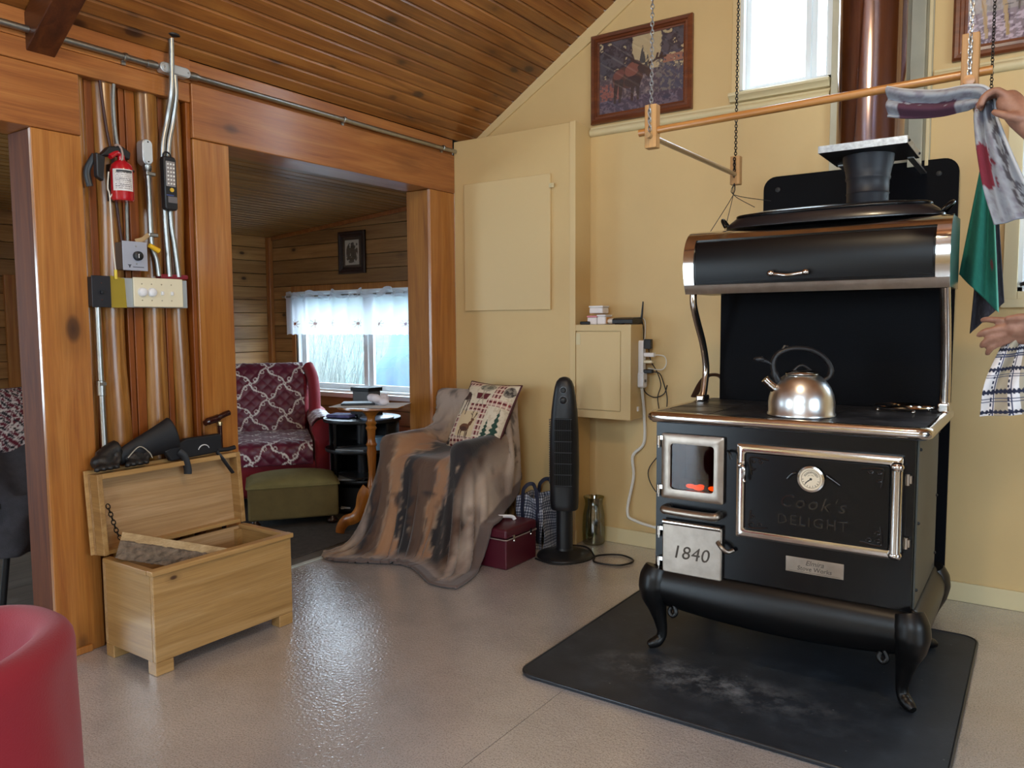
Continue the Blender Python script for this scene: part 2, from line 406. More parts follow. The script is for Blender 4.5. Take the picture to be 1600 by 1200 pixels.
# raking board under the ceiling
pr = [(-3.05, zc(-3.05)), (-1.2, zc(-1.2)), (-1.2, zc(-1.2)-.085), (-3.05, zc(-3.05)-.085)]
tag(MB().prism([(-2.19, zc(-2.19)), (RX, zc(RX)), (RX, zc(RX)-.085), (-2.19, zc(-2.19)-.085)], 'y', 3.986, 3.9995).build('trim_4', M_yellow2), 'yellow raking board where gable wall meets wooden ceiling', 'trim', kind='structure')
tag(MB().prism([(-3.05, zc(-3.05)), (-2.19, zc(-2.19)), (-2.19, zc(-2.19)-.085), (-3.0, 2.384), (-3.05, 2.384)], 'y', 3.986, 3.9995).build('trim_5', M_yellow2), 'short yellow raking board above the wall chase', 'trim', kind='structure')
def baseb(n, a, b, lab):
    tag(box(n, a, b, M_cream, bevel=.003), lab, 'baseboard', kind='structure')
baseb('baseboard_back', (-2.19, 3.986, 0), (3.65, 4.0, .088), 'cream baseboard along the yellow wall behind the stove')
baseb('baseboard_chase', (-3.05, 3.811, 0), (-2.178, 3.824, .088), 'cream baseboard along the boxed-out chase')
# backing board behind the chimney
bb = tag(box('trim_6', (-.888, 3.972, 1.9), (-.462, 3.999, 3.6), M_offwhite, bevel=.003), 'off-white backing board on the wall behind the chimney pipe', 'trim', kind='structure')
box('batten', (-.548, 3.945, 1.96), (-.49, 3.973, 3.5), M_offwhite, bb, bevel=.003)
box('batten', (-.478, 3.952, 1.96), (-.464, 3.973, 3.5), M_cream, bb, bevel=.002)
# wall panel seams
for x in (-1.65, -.98):
    pass
# ------------------------------------------------------------------ ceiling
th = math.atan(ceil_s)
cl = MB().prism([(-3.3, zc(-3.3)+.015), (RX, zc(RX)+.015), (RX, zc(RX)+.1), (-3.3, zc(-3.3)+.1)], 'y', -3.1, 4.1).build('ceiling', M_dark)
tag(cl, 'sloping ceiling of amber knotty pine boards above the main room', 'ceiling', kind='structure')
tag(MB().prism([(RX, zc(RX)+.0), (3.75, zc(RX)-ceil_s*(3.75-RX)), (3.75, zc(RX)-ceil_s*(3.75-RX)+.1), (RX, zc(RX)+.1)], 'y', -3.1, 4.1).build('ceiling_right', M_ceil), 'right slope of the wooden ceiling beyond the ridge', 'ceiling', kind='structure')
w = .067; prof = [(0, .014), (.0005, .006), (.006, 0), (w-.0105, 0), (w-.005, .006), (w-.0015, .009), (w-.001, .014)]
pm = MB().prism([(s*math.cos(th)-n*math.sin(th), s*math.sin(th)+n*math.cos(th)) for s, n in prof], 'y', 0, 6.98).build('plank', M_ceil)
npl = int((RX+3.05)/math.cos(th)/w)
for i in range(npl):
    o = pm if i == 0 else pm.copy()
    if i: C.objects.link(o)
    s = i*w; o.parent = cl; o.location = (-3.05+s*math.cos(th), -2.98, zc(-3.05)+s*math.sin(th)-.001)
    o.data = pm.data
rf = MB().box((0, 1.385, -.115), (3.5, 1.485, -.002), Matrix.Translation((-3.2, 0, zc(-3.2))) @ Matrix.Rotation(-th, 4, 'Y')).build('trim_7', wood('dark rafter', '3c1c0c', '5a2c12', '74401c', 'x', .4, .8, coat=.2), bevel=.004)
tag(rf, 'dark stained rafter under the ceiling at the top left', 'beam', kind='structure')

# ------------------------------------------------------------------ timber partition
pt = thing('wall_partition', 'varnished pine and peeled log partition with openings to the porch', 'wall', (-3.15, 2.0, 0), kind='structure')
bv = .005
box('upper_board', (-3.075, -3.0, 2.3), (-3.0515, 2.034, 2.398), M_beamy, pt)
box('upper_beam', (-3.24, -3.0, 2.219), (-3.0522, 2.034, 2.3), M_beamy, pt, bevel=bv)
box('lower_beam', (-3.24, -3.0, 1.99), (-3.046, 1.563, 2.216), M_beamy, pt, bevel=bv)
box('header_beam', (-3.24, 2.034, 2.072), (-3.044, 3.823, 2.302), M_beamy, pt, bevel=bv)
box('fascia_strip', (-3.075, 2.036, 2.304), (-3.056, 3.823, 2.398), M_beamy, pt, bevel=.003)
box('post', (-3.235, 1.386, 0), (-3.072, 1.55, 1.989), wood('shade darkened post pine', '4e240c', '6a3614', '80481e', 'z', .85, 1.0, coat=0, randv=0), pt, bevel=bv)  # post pine coloured darker to stand for the shade on this face
box('post_board', (-3.0715, 1.384, 0), (-3.05, 1.563, 1.989), M_postz, pt, bevel=.003)
box('jamb_board', (-3.24, 2.036, 0), (-3.05, 2.215, 2.071), M_postz, pt, bevel=bv)
box('end_post', (-3.24, 3.595, 0), (-3.0725, 3.76, 2.071), wood('brown knotty post', '7a4515', '98601f', 'b0762e', 'z', .65, 2.0, coat=0, randv=0, kscale=2.2), pt, bevel=bv)
box('end_board', (-3.072, 3.592, 0), (-3.048, 3.822, 2.071), M_postz, pt, bevel=.003)
box('backing', (-3.23, 1.56, 0), (-3.165, 2.036, 2.219), M_batten, pt)
for a, b, f in ((1.556, 1.606, -3.075), (1.637, 1.738, -3.066), (1.809, 1.908, -3.064), (1.934, 2.012, -3.07)):
    r = (b-a)/2; c = (a+b)/2; mb = MB(); pts = []; rr = []
    for k in range(15):
        z = 2.219*k/14; pts.append((f-r+.006*math.sin(z*5+c*40), c+.003*math.sin(z*7+c*20), z)); rr.append(r*(1+.04*math.sin(z*9+c*30)))
    mb.tube(pts, rr, 18).build('log', M_log, pt, smooth=True)
for a, b in ((1.606, 1.637), (1.74, 1.764), (1.768, 1.807), (1.908, 1.934), (2.013, 2.034)):
    box('batten', (-3.17, a, 0), (-3.095 if b < 2 else -3.06, b, 2.219), M_batten, pt, bevel=.003)
tag(box('baseboard_partition', (-3.05, 1.386, 0), (-3.036, 1.51, .03), M_postz, bevel=.005), 'low wooden shoe moulding at the foot of the post', 'baseboard', kind='structure')
# ------------------------------------------------------------------ porch room (alcove)
def zp(x): return 2.05+.078*(x+5.8)
YA = 4.6; W2 = (-5.455, -3.87, .705, 1.56)
def plank_wall(name, label, along, lo, hi, pos, mat, holes, top, thick=.014, h=.115):
    if along == 'x': base = wall_cells('y', pos, pos+.1, lo, hi, 0, 2.29, holes)
    else: base = wall_cells('x', pos-.1, pos, lo, hi, 0, 2.1, holes)
    wl = base.build(name, M_dark); tag(wl, label, 'wall', kind='structure')
    z = 0
    while z < 2.3:
        spans = [(lo, hi)]
        z1 = z+h-.0015
        for (a, b, c, d) in holes:
            if z < d and z1 > c:
                if z1 > d+.02 or z < c-.02: pass
                new = []
                for s in spans:
                    if s[0] < a: new.append((s[0], a-.0))
                    if s[1] > b: new.append((b, s[1]))
                spans = new
        for a, b in spans:
            mb = MB()
            q = .0025
            P = [(0, z+q), (thick-q, z+q), (thick, z+2*q), (thick, z1-q), (thick-q, z1), (0, z1)]
            if along == 'x': mb.prism([(pos-p[0], p[1]) for p in P], 'x', a, b)
            else: mb.prism([(pos+p[0], p[1]) for p in P], 'y', a, b)
            cp = [((-5.8, 0, 2.05), (-.078, 0, 1))]
            if z > 1.85: o = mb.build('plank', mat, wl, clip=cp)
            else: o = mb.build('plank', mat, wl)
            if len(o.data.polygons) == 0: bpy.data.objects.remove(o)
        z += h
    return wl
plank_wall('wall_porch_back', 'horizontal knotty pine board wall around the porch window', 'x', -5.8, -3.14, YA, M_wallx, [W2], 2.3)
plank_wall('wall_porch_left', 'horizontal pine board wall at the far side of the porch', 'y', -1.0, YA, -5.8, M_wally, [(-.7, 1.0, .69, 1.725)], 2.1)  # the hole is an unseen opening added to let more daylight in
tag(box('wall_porch_right', (-3.24, 3.823, 0), (-3.14, YA, 2.3), M_wallx), 'pine wall of the porch hidden behind the end post', 'wall', kind='structure')
tag(wall_cells('y', -1.1, -1.0, -5.9, -3.24, 0, 2.4, []).build('wall_porch_front', M_wallx), 'near end wall of the porch', 'wall', kind='structure')
pc = MB().prism([(-5.9, zp(-5.9)+.014), (-3.24, zp(-3.24)+.014), (-3.24, zp(-3.24)+.1), (-5.9, zp(-5.9)+.1)], 'y', -1.1, 4.7).build('ceiling_porch', M_dark)
tag(pc, 'low porch ceiling of narrow pine boards', 'ceiling', kind='structure')
w2 = .07; tp = math.atan(.078); prof2 = [(0, .013), (.001, .004), (.005, 0), (w2-.007, 0), (w2-.003, .004), (w2-.002, .013)]
pm2 = MB().prism([(s*math.cos(tp)-n*math.sin(tp), s*math.sin(tp)+n*math.cos(tp)) for s, n in prof2], 'y', 0, 5.58).build('plank', M_ceil2)
for i in range(36):
    o = pm2 if i == 0 else pm2.copy()
    if i: C.objects.link(o)
    o.parent = pc; o.location = (-5.79+i*w2*math.cos(tp), -.99, zp(-5.79)+i*w2*math.sin(tp))
tag(box('trim_8', (-5.786, YA-.055, 0), (-5.735, YA-.014, 2.05), M_postz, bevel=.004), 'vertical corner board in the far corner of the porch', 'trim', kind='structure')
tag(MB().prism([(-5.73, zp(-5.73)-.002), (-3.26, zp(-3.26)-.002), (-3.26, zp(-3.26)-.035), (-5.73, zp(-5.73)-.035)], 'y', YA-.032, YA-.015).build('trim_9', M_beamy), 'cove strip along the porch ceiling above the small picture', 'trim', kind='structure')
tag(box('trim_10', (-5.785, 2.40, 0), (-5.76, 2.47, 1.62), M_postz, bevel=.003), 'upright board on the porch wall seen left of the dark post', 'trim', kind='structure')

# ------------------------------------------------------------------ windows
def window(name, label, W, y, mull, casing, mc, sillp=.03, bar=.035):
    x0, x1, z0, z1 = W
    w = thing(name, label, 'window', (x0, y, z0), kind='structure')
    if casing:
        for a, b in (((x0-casing, y-.018, z0-casing), (x0, y+.002, z1+casing)), ((x1, y-.018, z0-casing), (x1+casing, y+.002, z1+casing)),
                     ((x0, y-.018, z1), (x1, y+.002, z1+casing)), ((x0, y-.018, z0-casing), (x1, y+.002, z0))):
            box('casing', a, b, mc, w, bevel=.003)
    j = .018
    for a, b in (((x0, y, z0), (x0+j, y+.1, z1)), ((x1-j, y, z0), (x1, y+.1, z1)), ((x0, y, z1-j), (x1, y+.1, z1)), ((x0, y, z0), (x1, y+.1, z0+j))):
        box('jamb', a, b, M_vinyl, w)
    edges = [x0+j]+mull+[x1-j]
    for i in range(len(edges)-1):
        a, b = edges[i], edges[i+1]; yy = y+.045+.02*(i % 2)
        s = MB()
        s.box((a, yy, z0+j), (a+bar, yy+.025, z1-j)).box((b-bar, yy, z0+j), (b, yy+.025, z1-j))
        s.box((a+bar, yy, z0+j), (b-bar, yy+.025, z0+j+bar)).box((a+bar, yy, z1-j-bar), (b-bar, yy+.025, z1-j))
        sa = s.build('sash', M_vinyl, w, weld=False)
        MB().box((a+bar, yy+.010, z0+j+bar), (b-bar, yy+.014, z1-j-bar)).build('pane', M_glass, sa)
    return w
w1 = window('window_1', 'bright white window high in the gable left of the chimney pipe', W1, 4.0, [-1.0], 0, M_cream, bar=.025)
MB().prism([(4.0, 2.425), (3.95, 2.425), (3.943, 2.418), (3.945, 2.408), (3.965, 2.398), (3.97, 2.385), (4.0, 2.383)], 'x', -1.375, -.893).build('sill', M_cream, w1, smooth=True)
box('casing', (-1.372, 3.985, 2.425), (-1.335, 4.0, 3.4), M_yellow2, w1, bevel=.003)
w2_ = window('window_2', 'porch window with twiggy shrubs outside under the white valance', W2, YA, [-4.64], .05, M_postz, bar=.045)
box('sill', (-5.53, YA-.06, .665), (-3.8, YA, .704), M_vinyl, w2_, bevel=.004)
w3 = window('window_3', 'frosty looking window at the right edge behind the lower hand', W3, 4.0, [.29], .055, M_cream, bar=.03)
box('sill', (-.17, 3.955, 1.325), (.76, 4.0, 1.362), M_cream, w3, bevel=.004)
MB().tube(spline([(-.1, 3.985, 1.425), (-.06, 3.975, 1.43), (0, 3.975, 1.428), (.1, 3.975, 1.428)]), [.012]+[.008]*24, 8).build('crank', M_blackmat, w3, smooth=True)
window('window_4', 'wide window in the end wall behind the viewer', (-1.2, 1.4, 1.7, 3.4), -3.1, [-.33, .53], 0, M_cream)
# ------------------------------------------------------------------ outdoors
tag(box('ground', (-16, 4.2, -.5), (10, 22, -.3), plain('winter grass', '4a5048', .9, var=.2, vscale=1.5)), 'dull winter ground outside the windows', 'ground', kind='structure')
P = []
for i in range(33):
    row = []
    for j in range(9):
        x = -16+26*i/32; s = j/8
        row.append((x, 9.0+3*s+.4*math.sin(x*1.7+j), -.35+3.1*s**.8+.25*math.sin(x*1.1+j*.9)*s))
    P.append(row)
tag(MB().grid(P).build('hillside', plain('shrubby hillside', '5a6a68', .95, var=.3, vscale=5, bump=.6, bscale=9), smooth=True), 'grey-green hillside beyond the windows', 'hillside', kind='structure')
M_twig = plain('bare twigs', '9ba19d', .8)
def shrub(cx, cy, n, rx, h, name, label):
    mb = MB()
    for i in range(n):
        a = random.uniform(0, 2*PI); r = random.uniform(0, .5); bx, by = cx+rx*random.uniform(-1, 1), cy+.5*random.uniform(-1, 1)
        dx, dy = random.uniform(-.45, .45), random.uniform(-.3, .3); hh = h*random.uniform(.6, 1.1)
        bend = random.uniform(-.35, .35)
        pts = [(bx+dx*t+bend*t*t*.8, by+dy*t, -.3+(hh+.3)*(t-.16*t*t)) for t in (0, .25, .5, .75, 1)]
        mb.tube(pts, [.006, .0055, .0045, .0035, .002], 3)
    return tag(mb.build(name, M_twig, weld=False), label, 'shrub', kind='stuff')
shrub(-6.95, 5.9, 520, .75, 1.7, 'bare_shrub', 'pale bare twiggy shrub outside the porch window')
shrub(.15, 5.6, 420, .6, 2.4, 'bare_shrub', 'pale bare twiggy shrub outside the right-hand window')
P = []
for i in range(41):
    row = []
    for j in range(29):
        a = PI*j/28; x = -5.7+2.0*i/40
        wob = .03*math.sin(x*9+j*.8)+.022*math.sin(j*2.1-x*4)+.015*math.sin(x*31+j)
        row.append((x, 6.7-(1.0+wob)*math.cos(a), -.3+(1.9+wob)*math.sin(a)**.8))
    P.append(row)
tag(MB().grid(P).build('tarp_shelter', plain('blue grey tarp', '4f6f84', .55, var=.1, vscale=3), smooth=True, solid=.01), 'wrinkled blue-grey tarp shelter outside the porch window', 'tarp')

# ------------------------------------------------------------------ porch valance and picture
M_sheer = NT('white sheer cotton')
tl = M_sheer.t.nodes.new('ShaderNodeBsdfTranslucent'); tl.inputs[0].default_value = lin('f2f6ff')
df = M_sheer.t.nodes.new('ShaderNodeBsdfDiffuse'); df.inputs[0].default_value = lin('eef0f6')
a_ = M_sheer.t.nodes.new('ShaderNodeAttribute'); a_.attribute_name = 'Col'
M_sheer.l(a_.outputs['Color'], tl.inputs[0]); M_sheer.l(a_.outputs['Color'], df.inputs[0])
mx = M_sheer.t.nodes.new('ShaderNodeMixShader'); mx.inputs[0].default_value = .55
M_sheer.l(df.outputs[0], mx.inputs[1]); M_sheer.l(tl.outputs[0], mx.inputs[2])
tr = M_sheer.t.nodes.new('ShaderNodeBsdfTransparent'); mx2 = M_sheer.t.nodes.new('ShaderNodeMixShader'); mx2.inputs[0].default_value = .22
M_sheer.l(mx.outputs[0], mx2.inputs[1]); M_sheer.l(tr.outputs[0], mx2.inputs[2]); M_sheer.l(mx2.outputs[0], M_sheer.t.nodes['Material Output'].inputs[0])
vx0, vx1 = -5.5, -3.82
va = thing('window_valance', 'white gathered valance with small star flowers on the porch window', 'curtain', (-4.66, 4.5, 1.2))
def vP(u, v):
    x = vx0+(vx1-vx0)*u
    y = 4.515+.018*math.sin(u*62)+.012*math.sin(u*27+1)+(.006*math.sin(u*140) if v > .85 else 0)
    zt = 1.545+.016*math.sin(u*37)+.012*math.sin(u*71+1) ; zb = 1.185+.008*abs(math.sin(u*95))
    return (x, y-(.012 if .86 < v < .93 else 0), zb+(zt-zb)*v)
def vpaint(U, V):
    p = Paint(U*1.68, V*.36, 'f3f5fb')
    for cx in (.14, .36, .60, .87, 1.13, 1.4):
        for k in range(8):
            a = k*PI/4; p.put(p.seg(cx, .09, cx+.042*math.cos(a), .09+.034*math.sin(a), .0035), 'b9a184')
        p.put(p.ell(cx, .09, .013, .013), '7a2d22')
    return p.c
print_sheet('cloth', vP, 420, 60, vpaint, M_sheer.m, va, smooth=True)
MB().cyl((-5.55, 4.528, 1.515), (-3.78, 4.528, 1.515), .008).build('rod', M_steel, va, smooth=True)
def frame_pic(name, label, x0, x1, z0, z1, y, fw, mat, painter, nu, nv, depth=.02, steps=1, cat='picture', glassy=True, mount=None):
    w = thing(name, label, cat, ((x0+x1)/2, y, z0))
    def side(poly): MB().add(*poly).build('frame', mat, w)
    prof = [(0, 0), (0, depth*.7), (fw*.18, depth), (fw*.45, depth*.95), (fw*.52, depth*.72), (fw*.75, depth*.75), (fw*.82, depth*.5), (fw, depth*.45), (fw, 0)]
    cs = [(x0, z0), (x1, z0), (x1, z1), (x0, z1)]; ins = [(1, 1), (-1, 1), (-1, -1), (1, -1)]
    for i in range(4):
        j = (i+1) % 4; mb = MB(); n = len(prof)
        vs = [(cs[k][0]+ins[k][0]*p[0], y-p[1], cs[k][1]+ins[k][1]*p[0]) for k in (i, j) for p in prof]
        mb.add(vs, [(a, (a+1) % n, n+(a+1) % n, n+a) for a in range(n)]+[tuple(range(n)), tuple(range(n, 2*n))])
        mb.build('frame_side', mat, w, weld=False)
    a, b, c, d = x0+fw-.002, x1-fw+.002, z0+fw-.002, z1-fw+.002
    pr_ = print_sheet('print', lambda u, v: (a+(b-a)*u, y-depth*.25, c+(d-c)*v), nu, nv, painter, attr_mat(name+' print', .6), w)
    if glassy: box('glass', (a, y-depth*.38, c), (b, y-depth*.34, d), M_pictureglass, w)
    return w
def small_art(U, V):
    p = Paint(U, V, '2a1d18')
    p.put(p.rect(.12, .1, .88, .9), 'cfcbc2'); q = fbm(U, V, 9, 3)
    p.put(p.rect(.2, .16, .8, .84) & (q > .42) & (np.hypot((U-.5)/.32, (V-.48)/.36) < 1), '3b3a38')
    p.put(p.rect(.44, .3, .6, .82) & (q > .3), '1e1d1c'); p.put(p.ell(.6, .75, .2, .06) & (q > .4), '4a4947')
    p.put(p.ell(.45, .3, .25, .07) & (q > .35), '232220')
    return p.c
frame_pic('framed_print', 'small dark-framed black and white print on the porch wall', -4.885, -4.575, 1.69, 2.035, YA-.016, .05, plain('dark mahogany frame', '2a1512', .35), small_art, 60, 80)
def moose_art(U, V):
    x = U*.5; y = V*.385; p = Paint(x, y, 'c8b58e')
    n = fbm(x, y, 34, 11); m = fbm(x, y, 80, 12)
    sky = p.rect(.2, .24, .36, .4)
    trees = ~((np.abs(x-.285) < .085-.12*np.clip(.3-y, 0, 1)+.03*(n-.5)) & (y > .2))
    p.put(trees & (y > .16) & (n+.25*m > .40), '26243a'); p.put(trees & (y > .16) & (n+.25*m > .62), '4a4a58')
    p.put(p.rect(.24, .2, .3, .33) & (np.abs(x-.262) < (.335-y)*.22) & (m > .35), '3a4248'); p.put((np.abs(x-.292) < (.29-y)*.18) & (y > .2) & (m > .35), '3a4248')
    low = y < .19+.02*(n-.5); p.put(low, '4b4352'); p.put(low & (m > .52), '7a6a72'); p.put(low & (m > .7), 'a08d8a')
    p.put((x > .36) & (y < .27) & (n > .35), '3d4560'); p.put((x > .34) & (y < .25) & (m > .58), '76706e')
    p.put((x > .38) & (np.abs(y-.235) < .02) & (m > .4), 'a5705e')
    p.put((x < .13) & (y < .16) & (m > .45), '9a5a52'); p.put((y < .07), '3c3450'); p.put((y < .07) & (m > .55), '6a5c70')
    body = p.ell(.15, .185, .07, .05, .1) | p.ell(.215, .2, .05, .062) | p.ell(.185, .17, .08, .05)
    p.put(body, '4d2d2c'); p.put(p.ell(.2, .215, .045, .035, .4), '8a5248'); p.put(p.ell(.12, .2, .035, .025, .3), '7a4642')
    for a, b in ((.105, .095), (.135, .125), (.205, .2), (.235, .235)): p.put(p.seg(a, .16, b, .055, .014, .007), '281a24')
    p.put(p.ell(.27, .205, .04, .022, -.45), '33222a'); p.put(p.ell(.3, .178, .026, .017, -.6), '3c2a2e'); p.put(p.ell(.205, .15, .05, .03), '301f28')
    for a0, b0, a1, b1 in ((.255, .23, .2, .262), (.2, .262, .185, .285), (.215, .25, .2, .29), (.3, .23, .35, .245), (.35, .245, .395, .25), (.34, .243, .35, .27), (.365, .247, .375, .265)):
        p.put(p.seg(a0, b0, a1, b1, .006), '2b1f2a')
    return p.c
frame_pic('framed_picture', 'brown-framed picture of a bull moose among spruces on the gable', -2.178, -1.58, 2.39, 2.876, 3.998, .05, M_frame, moose_art, 200, 150, depth=.03)
def snow_art(U, V):
    x = U*.7; y = V*.5; p = Paint(x, y, '8a7a86'); n = fbm(x, y, 40, 21); m = vnoise(x, y*3, 60, 5)
    p.put((y < .13) & (m > .5), 'c9b6c6'); p.put((y < .15) & (n > .6), '5d4960'); p.put((y > .15), 'a79c98'); p.put((y > .15) & (n > .5), '8c8684')
    for a, b in ((.05, .08), (.13, .165)): p.put(p.seg(a, .35, b, .03, .012, .007), 'b89a6a')
    p.put(p.seg(.2, .5, .205, .14, .004), '4d4644')
    for k in range(5): p.put(p.seg(.15, .17+.03*k, .7, .2+.035*k, .002), '5b5654')
    return p.c
frame_pic('framed_picture', 'brown-framed snowy fence picture at the top right corner', -.388, .36, 2.40, 2.95, 3.998, .055, M_frame, snow_art, 160, 110, depth=.03)

# ------------------------------------------------------------------ cookstove
st = thing('cookstove', 'black wood-burning cookstove with nickel trim and curved warming closet', 'stove', (-.765, 3.0, 0))
YF = 2.722
fb = (-1.146, -.974, .648, .826)
mb = wall_cells('y', YF, YF+.012, -1.205, -.326, .335, .9, [fb])
mb.box((-1.205, YF+.012, .335), (-1.19, 3.3, .9)).box((-.341, YF+.012, .335), (-.326, 3.3, .9)).box((-1.19, 3.285, .335), (-.341, 3.3, .9)).box((-1.19, YF+.012, .335), (-.341, 3.285, .345))
body = mb.build('body', M_black, st)
M_brick = plain('sooty firebrick', '2a1a12', .9)
for a_b in (((-1.17, YF+.2, .6), (-.95, YF+.21, .86)), ((-1.18, YF+.013, .6), (-1.17, YF+.21, .86)), ((-.95, YF+.013, .6), (-.94, YF+.21, .86)), ((-1.18, YF+.013, .59), (-.94, YF+.21, .6)), ((-1.18, YF+.013, .86), (-.94, YF+.21, .87))):
    box('firebox_lining', a_b[0], a_b[1], M_brick, st)
fl_ = MB()
for a, b, r in (((-1.14, YF+.1, .64), (-.98, YF+.09, .65), .03), ((-1.12, YF+.07, .63), (-.99, YF+.14, .655), .026)): fl_.cyl(a, b, r, 8)
fl_.build('burning_log', plain('charred log', '1d120c', .9), body, smooth=True)
M_fire = emis('embers', 'ff8c3a', 4)
for i, (x, z, s) in enumerate(((-1.085, .655, .02), (-1.06, .65, .024), (-1.045, .66, .014), (-1.0, .652, .022), (-.985, .655, .016), (-.99, .668, .01))):
    MB().ball((x, YF+.045+.01*(i % 2), z), (s, .006, s*.45), 10).build('ember', M_fire, body, smooth=True)
box('side_sheet', (-.326, YF+.03, .34), (-.319, 3.29, .895), M_grey, st, bevel=.002)
for z in (.4, .62, .86):
    for y in (YF+.05, 3.27): MB().ball((-.318, y, z), .006, 8).build('rivet', M_blackmat, st, smooth=True)
# skirt
def skirt(name, pa, pb, nrm, sag, a0=0, a1=1):
    pf = [(0, .338), (.018, .332), (.035, .315), (.046, .285), (.045, .255), (.03, .228), (.012, .21), (.0, .2)]
    P = []
    for i in range(25):
        u = i/24; x = pa[0]+(pb[0]-pa[0])*u; y = pa[1]+(pb[1]-pa[1])*u; row = []
        d = sag*math.sin(PI*u)**.8
        for k, (o, z) in enumerate(pf):
            zz = .338-(.338-z)*(1+d/.138)
            row.append((x+nrm[0]*o, y+nrm[1]*o, zz))
        P.append(row)
    return MB().grid(P).build(name, M_cast, st, smooth=True, solid=.012)
skirt('skirt', (-1.2, YF+.01), (-.33, YF+.01), (0, -1), .03); skirt('skirt', (-.33, YF+.01), (-.33, 3.3), (1, 0), .01); skirt('skirt', (-1.2, 3.3), (-1.2, YF+.01), (-1, 0), .01)
for sx, sy, cx, cy in ((-1, -1, -1.185, YF+.02), (1, -1, -.345, YF+.02), (1, 1, -.345, 3.28), (-1, 1, -1.185, 3.28)):
    d = Vector((sx, sy, 0)).normalized()
    pts = []; rr = []
    for o, z, r in ((.02, .335, .045), (.032, .30, .056), (.036, .265, .058), (.032, .225, .05), (.02, .18, .036), (.008, .13, .026), (.0, .085, .020), (.004, .058, .019), (.02, .041, .022), (.04, .034, .019), (.055, .028, .012)):
        pts.append(Vector((cx, cy, z))+d*o); rr.append(r)
    sp = spline(pts, 4); ri = np.interp(np.linspace(0, 1, len(sp)), np.linspace(0, 1, len(rr)), rr)
    lg = MB().tube(sp, list(ri), 14).build('leg', M_cast, st, smooth=True)
for x in (-1.13, -.4):
    MB().tube(spline([(x, YF+.0, .2), (x+.012, YF-.005, .175), (x, YF-.008, .16), (x-.014, YF-.005, .172), (x-.008, YF, .19)]), .009, 8).build('scroll', M_cast, st, smooth=True)
# cooktop
t = NT('worn steel cooktop'); v = t.coords(rand=False)
t.l(t.ramp(t.noise(v, 9, 6, .7), [(.3, '1d1f26'), (.5, '30333b'), (.75, '555a63')]), t.b.inputs['Base Color']); t.set(Metallic=.4)
t.l(t.ramp(t.noise(v, 5, 4), [(.3, (.3, .3, .3, 1)), (.7, (.55, .55, .55, 1))]), t.b.inputs['Roughness']); M_top = t.m
cx0, cx1, cy0, cy1 = -1.215, -.292, 2.685, 3.33
ct = MB().prism(rrect(cx0, cy0, cx1, cy1, .02), 'z', .9, .9385).build('cooktop', M_top, st, bevel=.002)
for x in (-1.0, -.62): box('lid_seam', (x, 2.7, .9386), (x+.003, 3.28, .9392), M_dark, ct)
for (x, y) in ((-1.1, 2.86), (-1.1, 3.12), (-.81, 3.12)):
    MB().lathe([(.098, .9387), (.1005, .9396), (.103, .9387)], (x, y, 0), 32, cap=False).build('lid_ring', plain('dark ring', '191a1d', .5), ct)
mid = spline([(cx0, 3.32, .922), (cx0, 3.0, .922), (cx0, 2.72, .922)], 3)+arc((cx0+.03, cy0+.03), .03, PI, 1.5*PI, 6, lambda a, b: (a, b, .922))+spline([(cx0+.06, cy0, .922), (-.7, cy0, .922), (cx1-.06, cy0, .922)], 3)+arc((cx1-.03, cy0+.03), .03, 1.5*PI, 2*PI, 6, lambda a, b: (a, b, .922))+spline([(cx1, 2.75, .922), (cx1, 3.0, .922), (cx1, 3.32, .922)], 3)
MB().tube(mid, .0195, 14).build('cooktop_trim', M_chrome, st, smooth=True)
# doors
def ring(x0, x1, z0, z1, i, y0, y1, r=.006):
    a = rrect(x0, z0, x1, z1, r, 3); b = rrect(x0+i, z0+i, x1-i, z1-i, max(r, .012), 3); n = len(a); mid_ = rrect(x0+i*.35, z0+i*.35, x1-i*.35, z1-i*.35, r, 3)
    vs = [(p[0], y1, p[1]) for p in a]+[(p[0], y0+.006, p[1]) for p in a]+[(p[0], y0, p[1]) for p in mid_]+[(p[0], y0+.004, p[1]) for p in b]+[(p[0], y1, p[1]) for p in b]
    fs = [(k*n+q, k*n+(q+1) % n, (k+1)*n+(q+1) % n, (k+1)*n+q) for k in range(4) for q in range(n)]+[(4*n+q, 4*n+(q+1) % n, (q+1) % n, q) for q in range(n)]
    return MB().add(vs, fs)
def hinge(x, z, parent):
    h = MB(); h.cyl((x, YF-.012, z-.022), (x, YF-.012, z+.012), .0075, 10).box((x, YF-.016, z-.002), (x+.03, YF-.006, z+.012)).cyl((x, YF-.012, z-.034), (x, YF-.012, z-.022), .004, 8)
    h.build('hinge', M_chrome, parent, smooth=True)
def latch(x, z, parent, s=1, flip=1):
    h = MB(); h.tube(spline([(x-.012*flip, YF-.02, z+.02), (x, YF-.04, z+.022), (x+.006*flip, YF-.042, z), (x+.002*flip, YF-.038, z-.022), (x+.01*flip, YF-.04, z-.034)]), [.008]*8+[.007]*8+[.006]*8+[.005]*8+[.009], 8)
    h.ball((x-.012*flip, YF-.03, z+.022), .011, 10)
    h.build('latch', M_chrome, parent, smooth=True)
fd = ring(-1.178, -.939, .613, .858, .036, YF-.02, YF).build('firebox_door', M_brush, st, smooth=True)
box('glass', (-1.147, YF-.008, .643), (-.97, YF-.004, .83), glass('smoked stove glass', 'b58a66', .03), fd)
hinge(-1.19, .835, fd); hinge(-1.19, .648, fd)
MB().tube(spline([(-.925, YF-.01, .81), (-.912, YF-.03, .805), (-.905, YF-.032, .785)]), .005, 8).build('latch', M_cast, fd, smooth=True)
